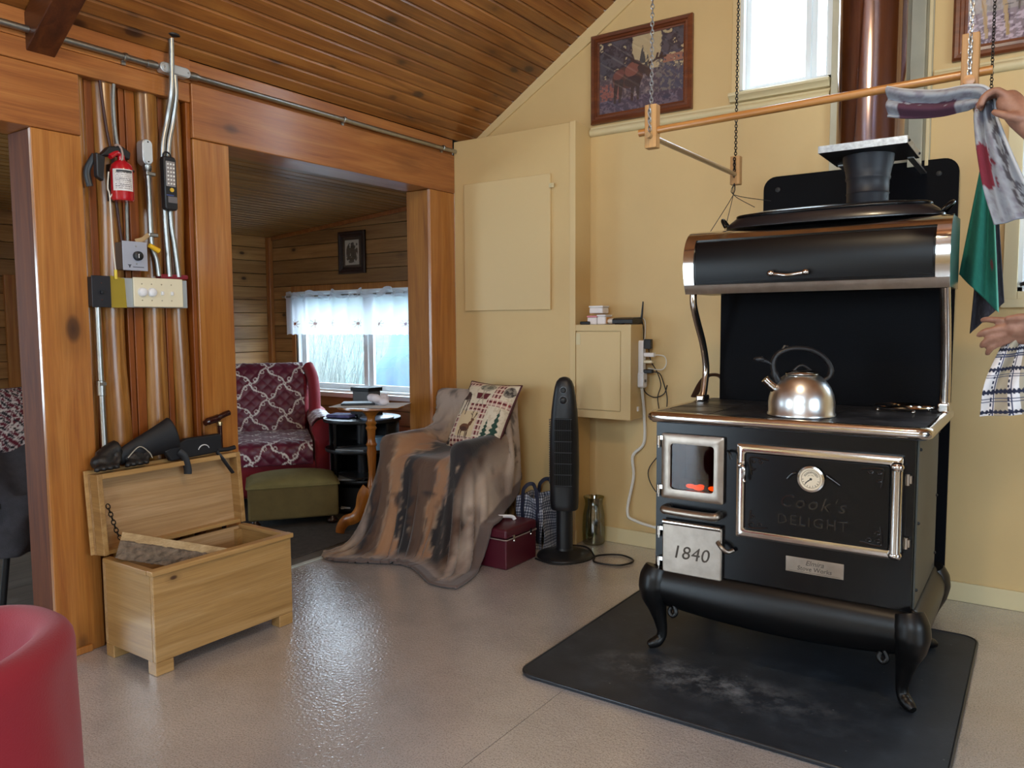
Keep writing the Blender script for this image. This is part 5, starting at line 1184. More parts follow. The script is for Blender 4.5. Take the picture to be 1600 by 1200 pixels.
def chain(pts, pitch, w_, r, name, mat, parent):
    sp = spline(pts, 12); L = np.cumsum([0]+[(sp[i+1]-sp[i]).length for i in range(len(sp)-1)]); mb = MB(); k = 0; s = 0
    while s < L[-1]:
        c = Vector([np.interp(s, L, [q[i] for q in sp]) for i in range(3)]); c2 = Vector([np.interp(min(s+.002, L[-1]), L, [q[i] for q in sp]) for i in range(3)])
        c0 = Vector([np.interp(max(s-.002, 0), L, [q[i] for q in sp]) for i in range(3)]); t_ = (c2-c0).normalized()
        a = Vector((1, 0, 0)) if abs(t_.x) < .7 else Vector((0, 0, 1)); u_ = t_.cross(a).normalized(); w__ = t_.cross(u_)
        n_ = u_*math.cos(k*PI/2+.6)+w__*math.sin(k*PI/2+.6)
        mb.tube([c+t_*(pitch*.68*math.cos(2*PI*i/8))+n_*(w_*math.sin(2*PI*i/8)) for i in range(8)], r, 4, closed=True); s += pitch; k += 1
    o = mb.build(name, mat, parent, smooth=True, weld=False); o['kind'] = 'stuff'; return o
M_link = plain('zinc chain', 'b8bcc0', .3, metal=1); M_dlink = plain('dark chain', '2e2c2a', .4, metal=.8)
chain([(-2.945, 1.545, .58), (-2.925, 1.55, .53), (-2.905, 1.555, .48), (-2.885, 1.56, .455)], .016, .007, .0022, 'chain', M_dlink, ldp)
fw = thing('firewood', 'split barky log leaning out of the open pine chest', 'log', (-2.77, 1.68, .4))
A = Vector((-2.87, 1.54, .44)); B = Vector((-2.655, 1.86, .33)); ax = (B-A).normalized(); sd = ax.cross(Vector((0, 0, 1))).normalized(); up_ = sd.cross(ax)
tri = [(-.048, -.036), (.046, -.03), (.018, .058), (-.005, .05)]
def logpart(poly, name, mat, rough):
    P = []; n_ = 26
    for i in range(n_):
        c = A+(B-A)*i/(n_-1); row = []
        for k in range(len(poly)*5):
            p0, p1 = poly[k//5], poly[(k//5+1) % len(poly)]; t_ = (k % 5)/5; q = (p0[0]+(p1[0]-p0[0])*t_, p0[1]+(p1[1]-p0[1])*t_)
            j = 1+rough*(random.random()-.5); row.append(c+sd*q[0]*j+up_*q[1]*j)
        P.append(row)
    m__ = len(P[0]); mb = MB().add([p for r_ in P for p in r_], [(i*m__+k, i*m__+(k+1) % m__, (i+1)*m__+(k+1) % m__, (i+1)*m__+k) for i in range(n_-1) for k in range(m__)]+[tuple(range(m__)), tuple(range((n_-1)*m__, n_*m__))])
    return mb.build(name, mat, fw)
logpart(tri, 'split_wood', wood('split wood', '9a7a50', 'b8986a', 'cfb48a', 'y', .8, 0), .03)
logpart([(.046, -.034), (.056, -.03), (.036, .028), (.026, .03)], 'bark', plain('grey brown bark', '6b5a4a', .95, var=.45, vscale=40, bump=.8, bscale=60), .22)
# gloves and gaiters along the lid
M_leather = plain('black leather', '101012', .45, bump=.4, bscale=90); M_nylon = plain('black nylon', '0b0d13', .6, bump=.1)
LX = -2.995; LZ = .706
for nm, oy, lab in (('leather_glove', 1.56, 'black leather glove at the left end of the chest lid'), ('leather_glove', 1.68, 'black leather glove with pale seam beside the gaiter')):
    mb = MB().ball((LX, oy, LZ+.04), (.035, .05, .035), 12)
    for k in range(4): mb.tube([(LX+.02, oy-.02+.018*k, LZ+.03), (LX+.04, oy-.045+.026*k, LZ+.02), (LX+.045, oy-.05+.027*k, LZ+.002+.012)], [.015, .013, .010], 8)
    mb.tube([(LX-.01, oy+.03, LZ+.05), (LX+.02, oy+.055, LZ+.055), (LX+.035, oy+.045, LZ+.035)], [.016, .014, .01], 8)
    mb.tube([(LX-.01, oy+.0, LZ+.05), (LX-.015, oy+.04, LZ+.075), (LX-.015, oy+.07, LZ+.085)], [.036, .034, .036], 12)
    gl_ = mb.build('%s' % nm, M_leather, remesh=.006, smooth_it=3, smooth=True); tag(gl_, lab, 'glove', 'gloves on the chest lid')
    if oy > 1.6: MB().tube(spline([(LX+.045, oy-.045, LZ+.05), (LX+.05, oy, LZ+.088), (LX+.05, oy+.04, LZ+.06), (LX+.045, oy+.055, LZ+.035)], 5), .0022, 5).build('seam', plain('pale stitching', 'a39a8a', .7), gl_, smooth=True)
g1 = MB()
pth = spline([(LX, 1.62, LZ+.045), (LX, 1.70, LZ+.07), (LX, 1.79, LZ+.095), (LX, 1.86, LZ+.115)], 6)
for i, q in enumerate(pth):
    pass
g1.tube(pth, list(np.linspace(.03, .078, len(pth))), 20, sx=.55)
ga_ = g1.build('gaiter', M_nylon, smooth=True, sub=1); tag(ga_, 'tall black gaiter standing open like a cone on the chest lid', 'gaiter', 'gaiters on the chest lid')
ga_.scale = (1, 1, 1)
g2 = thing('gaiter', 'flat black gaiter with white emblem and dangling straps on the lid', 'gaiter', (LX, 2.0, LZ), group='gaiters on the chest lid')
MB().prism([(1.83, LZ+.003), (2.075, LZ+.012), (2.07, LZ+.092), (1.90, LZ+.09), (1.80, LZ+.05)], 'x', LX-.005, LX+.025).build('sleeve', M_nylon, g2, bevel=.008, seg=3)
MB().tube([(LX+.02, 2.05, LZ+.02), (LX+.025, 2.10, LZ+.018), (LX+.025, 2.135, LZ+.022)], .010, 8).build('roll', M_nylon, g2, smooth=True)
MB().tube(spline([(LX+.03, 1.86, LZ+.04), (LX+.045, 1.875, LZ+.02), (LX+.05, 1.885, LZ-.03), (LX+.05, 1.885, LZ-.055)], 5), .016, 8, sx=.4).build('strap', M_nylon, g2, smooth=True)
MB().tube(spline([(LX+.03, 2.04, LZ+.015), (LX+.05, 2.05, LZ-.01), (LX+.055, 2.075, LZ-.05), (LX+.055, 2.10, LZ-.085)], 5), .009, 8, sx=.4).build('strap', M_nylon, g2, smooth=True)
MB().tube([(LX+.027, 1.98+.026*math.cos(a), LZ+.032+.022*math.sin(a)) for a in np.linspace(.2, PI*.95, 12)], [.002+.004*math.sin(PI*i/11) for i in range(12)], 6, sx=.4).build('emblem', M_white, g2, smooth=True)
cn = thing('walking_cane', 'dark polished walking cane with derby handle leaning behind the chest', 'cane', (-3.034, 2.11, 0))
M_cane = plain('dark rosewood', '2a0c0c', .15, coat=.5)
MB().tube([(-3.034, 2.115, .01), (-3.034, 2.108, .84)], .010, 12).build('shaft', M_cane, cn, smooth=True)
MB().tube(spline([(-3.03, 2.03, .842), (-3.03, 2.05, .85), (-3.03, 2.09, .858), (-3.03, 2.13, .872), (-3.03, 2.155, .878)], 5), [.013]*4+[.017]*8+[.013]*9, 12).build('handle', M_cane, cn, smooth=True)
MB().lathe([(.0115, .825), (.0125, .83), (.0125, .838), (.0115, .842)], (-3.034, 2.108, 0), 14).build('collar', plain('brass collar', 'c9b48a', .3, metal=1), cn, smooth=True)

# ------------------------------------------------------------------ conduit and electrical fittings on the partition
XP = -3.03
cp_ = thing('conduit_run', 'long galvanised conduit along the beam under the ceiling', 'conduit', (XP, 2.5, 2.325))
MB().tube([(XP, -1.5, 2.325), (XP, 1.865, 2.325)], .0125, 14).build('pipe', M_steel, cp_, smooth=True); MB().tube([(XP, 2.02, 2.325), (XP, 3.815, 2.322)], .0125, 14).build('pipe', M_steel, cp_, smooth=True)
for y in (1.74, 2.9, 3.7): MB().lathe([(.0135, -.008), (.0165, -.006), (.0165, .006), (.0135, .008)], n=16, M=Matrix.Translation((XP, y, 2.325)) @ Matrix.Rotation(PI/2, 4, 'X'), cap=False).box((XP-.02, y-.008, 2.298), (XP-.012, y+.008, 2.314)).build('clamp', M_steel, cp_, smooth=True)
for y in (1.85, 2.035): MB().lathe([(.016, -.02), (.018, 0), (.016, .02)], n=16, M=Matrix.Translation((XP, y, 2.325)) @ Matrix.Rotation(PI/2, 4, 'X')).build('coupling', M_steel, cp_, smooth=True)
M_alu = plain('cast aluminium', 'c4c8ca', .4, metal=.7)
cbd = MB().prism(rrect(1.875, 2.303, 2.012, 2.345, .02, 5), 'x', XP-.015, XP+.022).build('conduit_body', M_alu, cp_, bevel=.004)
MB().prism(rrect(1.882, 2.307, 2.005, 2.341, .017, 5), 'x', XP+.022, XP+.026).build('cover', M_alu, cbd, bevel=.001)
for y in (1.89, 1.997): MB().ball((XP+.026, y, 2.324), .004, 8).build('screw', M_steel, cbd, smooth=True)
# pair of conduits beside the work light
dc = thing('double_conduit', 'pair of bent galvanised conduits rising behind the work light', 'conduit', (XP, 1.9, 1.47))
for dy, xx in ((0, 0), (.026, .002)):
    top = [(XP+.04, 1.915+dy*.45, 2.455), (XP+.035, 1.915+dy*.5, 2.33), (XP+.03, 1.912+dy*.6, 2.22)] if dy == 0 else [(XP+.022, 1.935, 2.30), (XP+.02, 1.938, 2.22)]
    MB().tube(spline(top+[(XP, 1.908+dy, 2.12), (XP-.005, 1.888+dy, 2.02), (XP-.005, 1.882+dy, 1.9), (XP-.004, 1.884+dy, 1.7), (XP-.004, 1.888+dy*1.3, 1.6), (XP-.002, 1.892+dy*1.6, 1.475)], 6), .0115, 12).build('pipe', M_steel, dc, smooth=True)
MB().lathe([(.012, 0), (.035, .006), (.036, .012), (.012, .014)], (XP+.04, 1.915, 2.44), 18).build('ceiling_collar', M_blackmat, dc, smooth=True)
sc_ = thing('short_conduit', 'galvanised conduit with cast junction body between extinguisher and work light', 'conduit', (XP, 1.81, 1.47))
MB().tube(spline([(XP, 1.812, 1.93), (XP, 1.815, 1.75), (XP, 1.818, 1.6), (XP, 1.835, 1.54), (XP, 1.843, 1.475)], 6), .0105, 12).build('pipe', M_steel, sc_, smooth=True)
jb = MB().prism(rrect(1.787, 1.918, 1.829, 2.02, .02, 5), 'x', XP-.03, XP+.015).build('conduit_body', M_alu, sc_, bevel=.004)
MB().prism(rrect(1.79, 1.922, 1.826, 2.016, .017, 5), 'x', XP+.015, XP+.02).build('cover', plain('bright cover', 'd5dde2', .35, metal=.4), jb, bevel=.001)
for z in (1.93, 2.008): MB().ball((XP+.02, 1.808, z), .0035, 8).build('screw', M_blackmat, jb, smooth=True)
for z in (1.885, 1.64): MB().box((XP-.012, 1.80, z-.008), (XP+.014, 1.842, z+.008)).build('clamp', M_steel, sc_, bevel=.004)
MB().lathe([(.013, 1.895), (.017, 1.9), (.017, 1.918)], (XP, 1.812, 0), 14).build('connector', M_steel, sc_, smooth=True)
lc_ = thing('lower_conduit', 'galvanised conduit dropping from the black switch box to the chest', 'conduit', (XP, 1.587, .72))
MB().tube([(XP, 1.585, 1.345), (XP, 1.585, 1.1), (XP, 1.588, .72)], .0115, 12).build('pipe', M_steel, lc_, smooth=True)
for z in (1.03,): MB().lathe([(.0135, z-.03), (.016, z-.028), (.016, z+.028), (.0135, z+.03)], (XP, 1.585, 0), 14).box((XP-.014, 1.574, z+.01), (XP+.016, 1.598, z+.022)).build('coupling', M_steel, lc_, smooth=True)
# armoured cable behind the extinguisher, drop cord and brown cable
o = MB().tube(spline([(XP-.02, 1.70, 2.215), (XP-.02, 1.695, 2.13), (XP-.02, 1.702, 2.0), (XP-.012, 1.725, 1.85), (XP-.012, 1.725, 1.7), (XP-.01, 1.722, 1.6)], 6), .0065, 10).build('armoured_cable', plain('armoured cable', '8d8f8c', .45, metal=.6, bump=.5, bscale=200), smooth=True); tag(o, 'grey armoured cable running down right of the fire extinguisher', 'cable')
o = MB().tube(spline([(XP-.02, 1.645, 2.215), (XP-.018, 1.66, 2.05), (XP-.012, 1.675, 1.93), (XP-.02, 1.69, 1.75), (XP-.012, 1.70, 1.6)], 6), .006, 8).build('brown_cable', plain('brown cable', '3a1812', .5), smooth=True); tag(o, 'dark brown cable running behind the fire extinguisher', 'cable')
# fire extinguisher
ex, ey = XP+.045, 1.68
fe = thing('fire_extinguisher', 'small red fire extinguisher in a wall bracket on the logs', 'fire extinguisher', (ex, ey, 1.755))
M_exred = plain('glossy red', 'b01420', .25, coat=.4)
MB().lathe([(0, 1.755), (.036, 1.755), (.041, 1.762), (.0415, 1.87), (.038, 1.89), (.024, 1.905), (.014, 1.91), (.014, 1.93), (0, 1.93)], (ex, ey, 0), 32, cap=False).build('cylinder', M_exred, fe, smooth=True)
def exlabel(U, V):
    p = Paint(U, V, 'd9d3d0'); n = fbm(U, V*2, 40, 61); p.put((np.sin(V*70) > .1) & (n > .42) & p.rect(.12, .06, .9, .92), '6d6868'); p.put(p.rect(.2, .86, .95, .95), '2a2a2c'); return p.c
print_sheet('label', lambda u, v: (ex+.0422*math.cos(-1.35+1.9*u), ey+.0422*math.sin(-1.35+1.9*u), 1.79+.082*v), 60, 60, exlabel, attr_mat('label print', .5), fe, smooth=True)
MB().tube(spline([(ex, ey, 1.925), (ex+.005, ey-.02, 1.935), (ex+.01, ey-.05, 1.915)], 4), .011, 8).build('valve', M_exred, fe, smooth=True)
MB().prism([(ey-.10, 1.835), (ey-.075, 1.82), (ey-.065, 1.915), (ey-.10, 1.925)], 'x', ex-.02, ex+.008).build('nozzle', M_plastic, fe, bevel=.005)
MB().prism([(ey-.085, 1.915), (ey-.05, 1.955), (ey+.0, 1.965), (ey+.035, 1.945), (ey+.03, 1.915), (ey-.01, 1.925), (ey-.05, 1.918)], 'x', ex-.025, ex+.012).build('grip', M_plastic, fe, bevel=.006)
MB().tube([(ex+.015, ey-.02+.03*math.sin(a)*.6, 1.93+.035*math.cos(a)) for a in np.linspace(-.6, 2.6, 12)], .004, 6).build('pin_ring', plain('worn ring', 'a08a80', .5), fe, smooth=True)
MB().tube(spline([(ex-.02, ey-.09, 1.92), (ex-.035, ey-.115, 1.86), (ex-.03, ey-.11, 1.80)], 5), .012, 8, sx=.4).build('hook', M_plastic, fe, smooth=True)
MB().tube([(ex+.043*math.cos(a), ey+.043*math.sin(a), 1.872) for a in np.linspace(.6, 1.9, 8)], .003, 6).build('bracket_strap', M_plastic, fe, smooth=True); MB().box((XP-.03, ey-.02, 1.76), (XP+.004, ey+.02, 1.9)).build('bracket', M_plastic, fe)
# work light hung on the conduits
wl = thing('work_light', 'black handheld LED work light hanging on the conduits', 'work light', (XP+.02, 1.888, 1.745))
MB().prism([(1.862, 1.755), (1.868, 1.745), (1.912, 1.745), (1.918, 1.755), (1.917, 1.95), (1.91, 1.962), (1.866, 1.962), (1.860, 1.95)], 'x', XP+.008, XP+.04).build('body', M_plastic, wl, bevel=.006, seg=3)
lens = box('lens', (XP+.039, 1.868, 1.84), (XP+.043, 1.909, 1.942), plain('grey lens', '8f8a88', .2), wl, bevel=.004)
for i in range(6):
    for j in range(3): MB().ball((XP+.044, 1.876+.0125*j, 1.851+.0158*i), .0042, 8).build('led', plain('clear led', 'eeeae4', .15), lens, smooth=True)
MB().lathe([(0, 0), (.009, 0), (.008, .003), (0, .003)], n=18, M=Matrix.Translation((XP+.04, 1.892, 1.827)) @ Matrix.Scale(1, 4) @ Matrix.Rotation(PI/2, 4, 'Y'), cap=False).build('button', plain('yellow button', 'd8b03a', .4), wl, smooth=True)
box('sticker', (XP+.0401, 1.874, 1.775), (XP+.0407, 1.914, 1.80), plain('sticker', '6a6668', .5), wl); box('sticker', (XP+.0401, 1.868, 1.803), (XP+.0407, 1.90, 1.807), plain('blue sticker', '3a4a8a', .5), wl)
MB().tube([(XP+.02+.0*i, 1.888+.018*math.cos(PI*i/8), 1.96+.022*math.sin(PI*i/8)) for i in range(9)], .004, 6).build('hook', M_plastic, wl, smooth=True)
# thermostat box
tb = thing('thermostat', 'grey metal thermostat box with round black dial', 'thermostat', (XP, 1.737, 1.49))
box('box', (XP-.04, 1.684, 1.494), (XP+.018, 1.783, 1.602), plain('brown grey metal', '6d635a', .5, metal=.4), tb, bevel=.003)
fp = box('faceplate', (XP+.018, 1.682, 1.491), (XP+.022, 1.785, 1.606), plain('silver faceplate', 'a9adbb', .45, metal=.2), tb, bevel=.0015)
MB().lathe([(0, 0), (.019, 0), (.018, .014), (.015, .016), (0, .016)], n=26, M=Matrix.Translation((XP+.022, 1.742, 1.549)) @ Matrix.Rotation(PI/2, 4, 'Y'), cap=False).build('dial', M_plastic, fp, smooth=True)
MB().box((XP+.038, 1.738, 1.540), (XP+.0386, 1.741, 1.556)).build('pointer', M_white, fp)
for z in (1.587, 1.518): MB().ball((XP+.022, 1.738, z), .0035, 8).build('screw', M_steel, fp, smooth=True)
MB().prism([(1.70, 1.514), (1.717, 1.514), (1.712, 1.509), (1.711, 1.502), (1.706, 1.502), (1.706, 1.509)], 'x', XP+.022, XP+.0224).build('emblem', plain('dark print', '3a3d48', .6), fp)
MB().box((XP+.022, 1.722, 1.5035), (XP+.0224, 1.768, 1.5065)).build('print_line', plain('dark print line', '4a4d58', .6), fp)
tgg = MB().tube([(XP+.03, 1.79, 1.595), (XP+.03, 1.83, 1.575)], [.009, .011], 10).build('yellow_tag', plain('yellow plastic', 'e0b020', .4), smooth=True); tag(tgg, 'stubby yellow plastic tag stuck beside the thermostat', 'tag')
o = MB().tube(spline([(XP+.016, 1.74, 1.608), (XP+.02, 1.77, 1.618), (XP+.01, 1.80, 1.64)], 5), .009, 8, sx=.3).build('paper_tie', plain('tan paper', 'b0946c', .8), smooth=True); tag(o, 'twisted tan paper tie above the thermostat', 'tie')
# switch boxes
bsw = thing('dark_switch', 'black switch box with yellow-olive card tucked behind, on the log wall', 'switch', (XP, 1.594, 1.345))
box('box', (XP-.045, 1.562, 1.348), (XP+.012, 1.628, 1.46), plain('black box', '15161a', .5), bsw, bevel=.003); fpp = box('faceplate', (XP+.012, 1.558, 1.343), (XP+.017, 1.632, 1.465), plain('black faceplate', '1d1f27', .4), bsw, bevel=.002)
MB().box((XP+.017, 1.589, 1.395), (XP+.027, 1.601, 1.408)).build('toggle', M_plastic, fpp, bevel=.002)
for z in (1.437, 1.372): MB().ball((XP+.017, 1.595, z), .003, 8).build('screw', plain('copper screw', '5a3a34', .4, metal=.6), fpp, smooth=True)
tag(MB().prism([(1.634, 1.343), (1.697, 1.343), (1.692, 1.458), (1.634, 1.468)], 'x', XP+.006, XP+.010).build('card', plain('olive yellow card', '9a8420', .5)), 'olive yellow card between the black and ivory switches', 'card')
pcz = thing('pull_cord', 'white pull cord with yellow end hanging before the logs', 'cord', (XP+.02, 1.65, 1.46))
MB().tube(spline([(ex, 1.628, 1.86), (XP+.04, 1.625, 1.80), (XP+.035, 1.634, 1.765), (XP+.03, 1.64, 1.6), (XP+.02, 1.652, 1.49)], 6), .0028, 6).build('cord', plain('white cord braid', 'd8d2c4', .7), pcz, smooth=True)
MB().tube(spline([(ex+.02, 1.64, 1.87), (XP+.055, 1.648, 1.81), (XP+.035, 1.636, 1.765)], 6), .0022, 6).build('loop', plain('white loop', 'd8d2c4', .7), pcz, smooth=True)
MB().tube([(XP+.02, 1.652, 1.49), (XP+.016, 1.654, 1.455)], .006, 8).build('pull', plain('yellow pull', 'e2c848', .5), pcz, smooth=True)
sw = thing('switch_panel', 'ivory four-gang switch plate with two round dimmers on steel box', 'switch', (XP, 1.84, 1.345))
box('steel_box', (XP-.04, 1.69, 1.345), (XP-.004, 1.972, 1.462), plain('steel box', 'b4bcc0', .45, metal=.5), sw, bevel=.002); pl_ = box('plate', (XP-.004, 1.73, 1.347), (XP+.006, 1.947, 1.466), M_ivory, sw, bevel=.004)
for y in (1.765, 1.806): MB().lathe([(0, 0), (.0185, 0), (.017, .012), (.014, .015), (0, .015)], n=26, M=Matrix.Translation((XP+.006, y, 1.407)) @ Matrix.Rotation(PI/2, 4, 'Y'), cap=False).build('dimmer_knob', M_white, pl_, smooth=True)
for y in (1.85, 1.893): MB().box((XP+.006, y-.005, 1.397), (XP+.016, y+.005, 1.412)).build('toggle', M_white, pl_, bevel=.002)
for y in (1.765, 1.806, 1.85, 1.893):
    for z in (1.374, 1.44): MB().ball((XP+.006, y, z), .0028, 8).build('screw', plain('screw', '8a7f66', .5), pl_, smooth=True)
tag(MB().prism(rrect(1.85, 1.466, 1.975, 1.485, .006, 3), 'x', XP-.035, XP+.004).build('red_pocket_knife', plain('dark red plastic', '7a1524', .3), bevel=.003), 'dark red pocket knife lying on top of the switch box', 'knife')

# ------------------------------------------------------------------ hanging drying rack
RK = thing('drying_rack', 'hanging wooden drying rack of dowels, blocks and chains above the stove', 'drying rack', (-.69, 3.05, 1.94))
xl, xr, yf, yk = -1.177, -.207, 2.6, 3.5
MB().cyl((xl-.05, yf, 1.945), (xr+.055, yf, 1.968), .0125, 14).build('long_dowel', M_rod, RK, smooth=True)
M_rody = wood('pale dowel', '9c7a50', 'b8976a', 'cbae84', 'y', .35, 0, coat=.3)
MB().cyl((xl, yf-.04, 1.925), (xl, yk+.02, 1.93), .010, 12).build('cross_dowel', M_rody, RK, smooth=True); MB().cyl((xr, yf-.01, 1.925), (xr, yk+.02, 1.93), .010, 12).build('cross_dowel', M_rody, RK, smooth=True)
for x, y, z0, z1 in ((xl, yf, 1.885, 2.035), (xr, yf, 1.90, 2.075), (xl, yk, 1.885, 2.01), (xr, yk, 1.885, 2.01)):
    b_ = box('block', (x-.022, y-.018, z0), (x+.022, y+.018, z1), M_block, RK, bevel=.003)
    if x == xr and y == yf: MB().lathe([(0, 0), (.016, 0), (.015, .012), (0, .014)], n=16, M=Matrix.Translation((x, y-.018, 1.942)) @ Matrix.Rotation(PI/2, 4, 'X'), cap=False).build('dowel_end', M_rod, b_, smooth=True)
    mat = M_link if y == yf else M_dlink
    chain([(x, y-.022, z0+.05), (x, y-.024, z1-.01), (x, y-.01, z1+.03), (x+.002, y, zc(x)-.02)], .0145 if y == yf else .012, .0055, .0019, 'chain', mat, RK)
mb = MB()
for a in ((-1.2, 3.2, 1.665), (-1.15, 3.22, 1.665), (-1.0, 3.42, 1.78), (-1.02, 3.40, 1.76)):
    pass
wh = thing('wire_hanger', 'thin bent wires hanging below the rear left rack block', 'wire', (xl, yk, 1.8))
for a in ((-1.21, 3.28, 1.662), (-1.14, 3.26, 1.662), (-1.02, 3.50, 1.80), (-1.06, 3.40, 1.765)):
    MB().tube(spline([(xl, yk-.02, 1.89), (xl-.004, yk-.02, 1.84), a], 4), .0016, 5).build('wire', M_blackmat, wh)
# ------------------------------------------------------------------ towels
def ribbon(name, centers, widths, wdir, painter, mat, label, cat, nu=60, nv=26, fold=.012, freq=3.0, thick=.006, depthdir=(0, 1, 0)):
    sp = spline(centers, 10); n_ = len(sp); ws = np.interp(np.linspace(0, 1, nu), np.linspace(0, 1, len(widths)), widths); P = []; dd = Vector(depthdir)
    for i in range(nu):
        f = i/(nu-1)*(n_-1); k = min(int(f), n_-2); c = sp[k].lerp(sp[k+1], f-k); wd = Vector(wdir(i/(nu-1))).normalized(); row = []
        for j in range(nv):
            v_ = j/(nv-1)-.5; row.append(c+wd*ws[i]*v_+dd*(fold*math.sin(v_*2*PI*freq+i*.05)))
        P.append(row)
    o = MB().grid(P).build(name, mat, None, solid=thick, weld=False); o.data.polygons.foreach_set('use_smooth', [True]*len(o.data.polygons))
    U, V = np.meshgrid(np.linspace(0, 1, nu), np.linspace(0, 1, nv), indexing='ij'); set_cols(o, painter(U, V).reshape(-1, 4)); return tag(o, label, cat)
M_terry = attr_mat('terry cloth', .95, bump=.5, bscale=500)
def grn(U, V):
    p = Paint(U, V, '1f6f62'); n = fbm(U*2, V, 25, 71); p.put(np.clip(n-.4, 0, .4), '2d8a78'); p.put(p.ell(.72, .86, .035, .05), '7a4a50'); p.put((V > .965), '66b8a4'); return p.c
# green towel: hangs from one point and widens to a slanting hem
def hang(name, top, bl, br, nfold, painter, label, amp, nu=70, nv=50, mid=0):
    P = []
    for i in range(nu):
        t_ = i/(nu-1); row = []
        for j in range(nv):
            v_ = j/(nv-1); b_ = Vector(bl).lerp(Vector(br), v_); c = Vector(top)+Vector((.012*(v_-.5)*2, 0, 0)); q = c.lerp(b_, t_**.95)
            q = q+Vector((mid*math.sin(PI*t_), amp*math.sin(v_*2*PI*nfold+1)*(.4+.6*t_), 0)); row.append(q)
        P.append(row)
    o = MB().grid(P).build(name, M_terry, None, solid=.006, weld=False); o.data.polygons.foreach_set('use_smooth', [True]*len(o.data.polygons))
    U, V = np.meshgrid(np.linspace(0, 1, nu), np.linspace(0, 1, nv), indexing='ij'); set_cols(o, painter(U, V).reshape(-1, 4)); return tag(o, label, 'towel')
hang('green_towel', (xr, yk-.045, 1.915), (-.288, yk-.04, 1.45), (-.15, yk-.06, 1.30), 1.6, grn, 'green terry towel hanging from the rack beside the stove', .022)
hang('dark_towel', (xr+.005, yk+.035, 1.90), (-.25, yk+.05, 1.22), (-.14, yk+.05, 1.34), 1.2, lambda U, V: Paint(U, V, '2e2c33').put(fbm(U, V, 30, 5) > .6, '3c3a42').c, 'charcoal towel hanging behind the green towel', .012)
def gry(U, V):
    p = Paint(U, V, '8f949c'); n = fbm(U*3, V, 12, 81); p.put(np.clip((n-.45)*3, 0, .8), '6f6a78'); p.put((U > .08) & (U < .33) & (V < .5+.4*(n-.5)) & (n > .2), '4a2a3c'); p.put((U > .5) & (V > .6) & (n > .5), '4c4a52')
    p.put((U > .68+.06*n) & (U < .86+.08*(n-.5)) & (V < .2+.5*(n-.2)), '6e2030'); p.put((U > .5) & (U < .57) & (V < .5) & (n > .4), '6a3c46'); p.put(V > .95, 'b4b8be'); return p.c
TW = [(-.42, 2.60, 1.925), (-.36, 2.58, 1.905), (-.28, 2.57, 1.892), (-.21, 2.54, 1.89), (-.168, 2.52, 1.875), (-.157, 2.50, 1.81), (-.135, 2.48, 1.72), (-.105, 2.47, 1.62), (-.07, 2.46, 1.535)]
def wd(t):
    a = min(max((t-.38)/.2, 0), 1); return (.75*a, -.25, (1-a)*1.0+.12*a)
ribbon('grey_towel', TW, [.085, .08, .075, .07, .05, .055, .075, .10, .12], wd, gry, M_terry, 'grey and burgundy towel the raised hand lays over the rack', 'towel', nu=110, nv=30, fold=.010, freq=2.0, depthdir=(.15, 1, 0))
def plaid(U, V):
    x = V*.26; y = U*.26; p = Paint(x, y, 'd9d6d8'); p.put((np.abs(x-.09) < .03) | (np.abs(x-.2) < .025), 'a39884')
    for c in (.04, .125, .235): p.put((np.abs(x-c) < .004) & (np.sin(y*400) > -.2), '1c2440'); p.put((np.abs(x-c-.014) < .002), '2a3354')
    for c in (.05, .12, .19, .245): p.put(np.abs(y-c) < .0055+.002*np.sin(x*300), '171e38'); p.put((np.abs(y-c-.018) < .0016) | (np.abs(y-c-.025) < .0016), '2a3354')
    return p.c
ribbon('plaid_cloth', [(-.055, 2.44, 1.225), (-.065, 2.44, 1.17), (-.075, 2.44, 1.10), (-.07, 2.44, 1.02)], [.07, .10, .125, .15], lambda t: (1, -.25, .14), plaid, attr_mat('plaid cotton', .85, bump=.3, bscale=600), 'blue and white plaid dish cloth held in the lower hand', 'cloth', nu=110, nv=90, fold=.012, freq=1.6, thick=.003)
# ------------------------------------------------------------------ person at the right edge
pe = thing('person', 'person mostly out of frame at right, bare forearms, hanging towels', 'person', (.42, 2.55, 0))
M_skin = NT('skin'); M_skin.set(Base_Color=lin('a8705e'), Roughness=.5); M_skin.b.inputs['Subsurface Weight'].default_value = .08
M_skin.b.inputs['Subsurface Radius'].default_value = (.01, .004, .002)
n_ = M_skin.noise(M_skin.coords(rand=False), 26, 5); M_skin.l(M_skin.ramp(n_, [(.3, '77503f'), (.55, '8e6552'), (.75, '9e7865')]), M_skin.b.inputs['Base Color'])
M_skin.bump(M_skin.noise(M_skin.coords(rand=False), 130, 3), .15, .003); M_skin = M_skin.m
B = MB()
def limb(pts, rr, n=14, mb=B):
    q = spline(pts, 4); mb.tube(q, list(np.interp(np.linspace(0, 1, len(q)), np.linspace(0, 1, len(rr)), rr)), n)
    mb.ball(q[0], rr[0], 12); mb.ball(q[-1], rr[-1], 12)
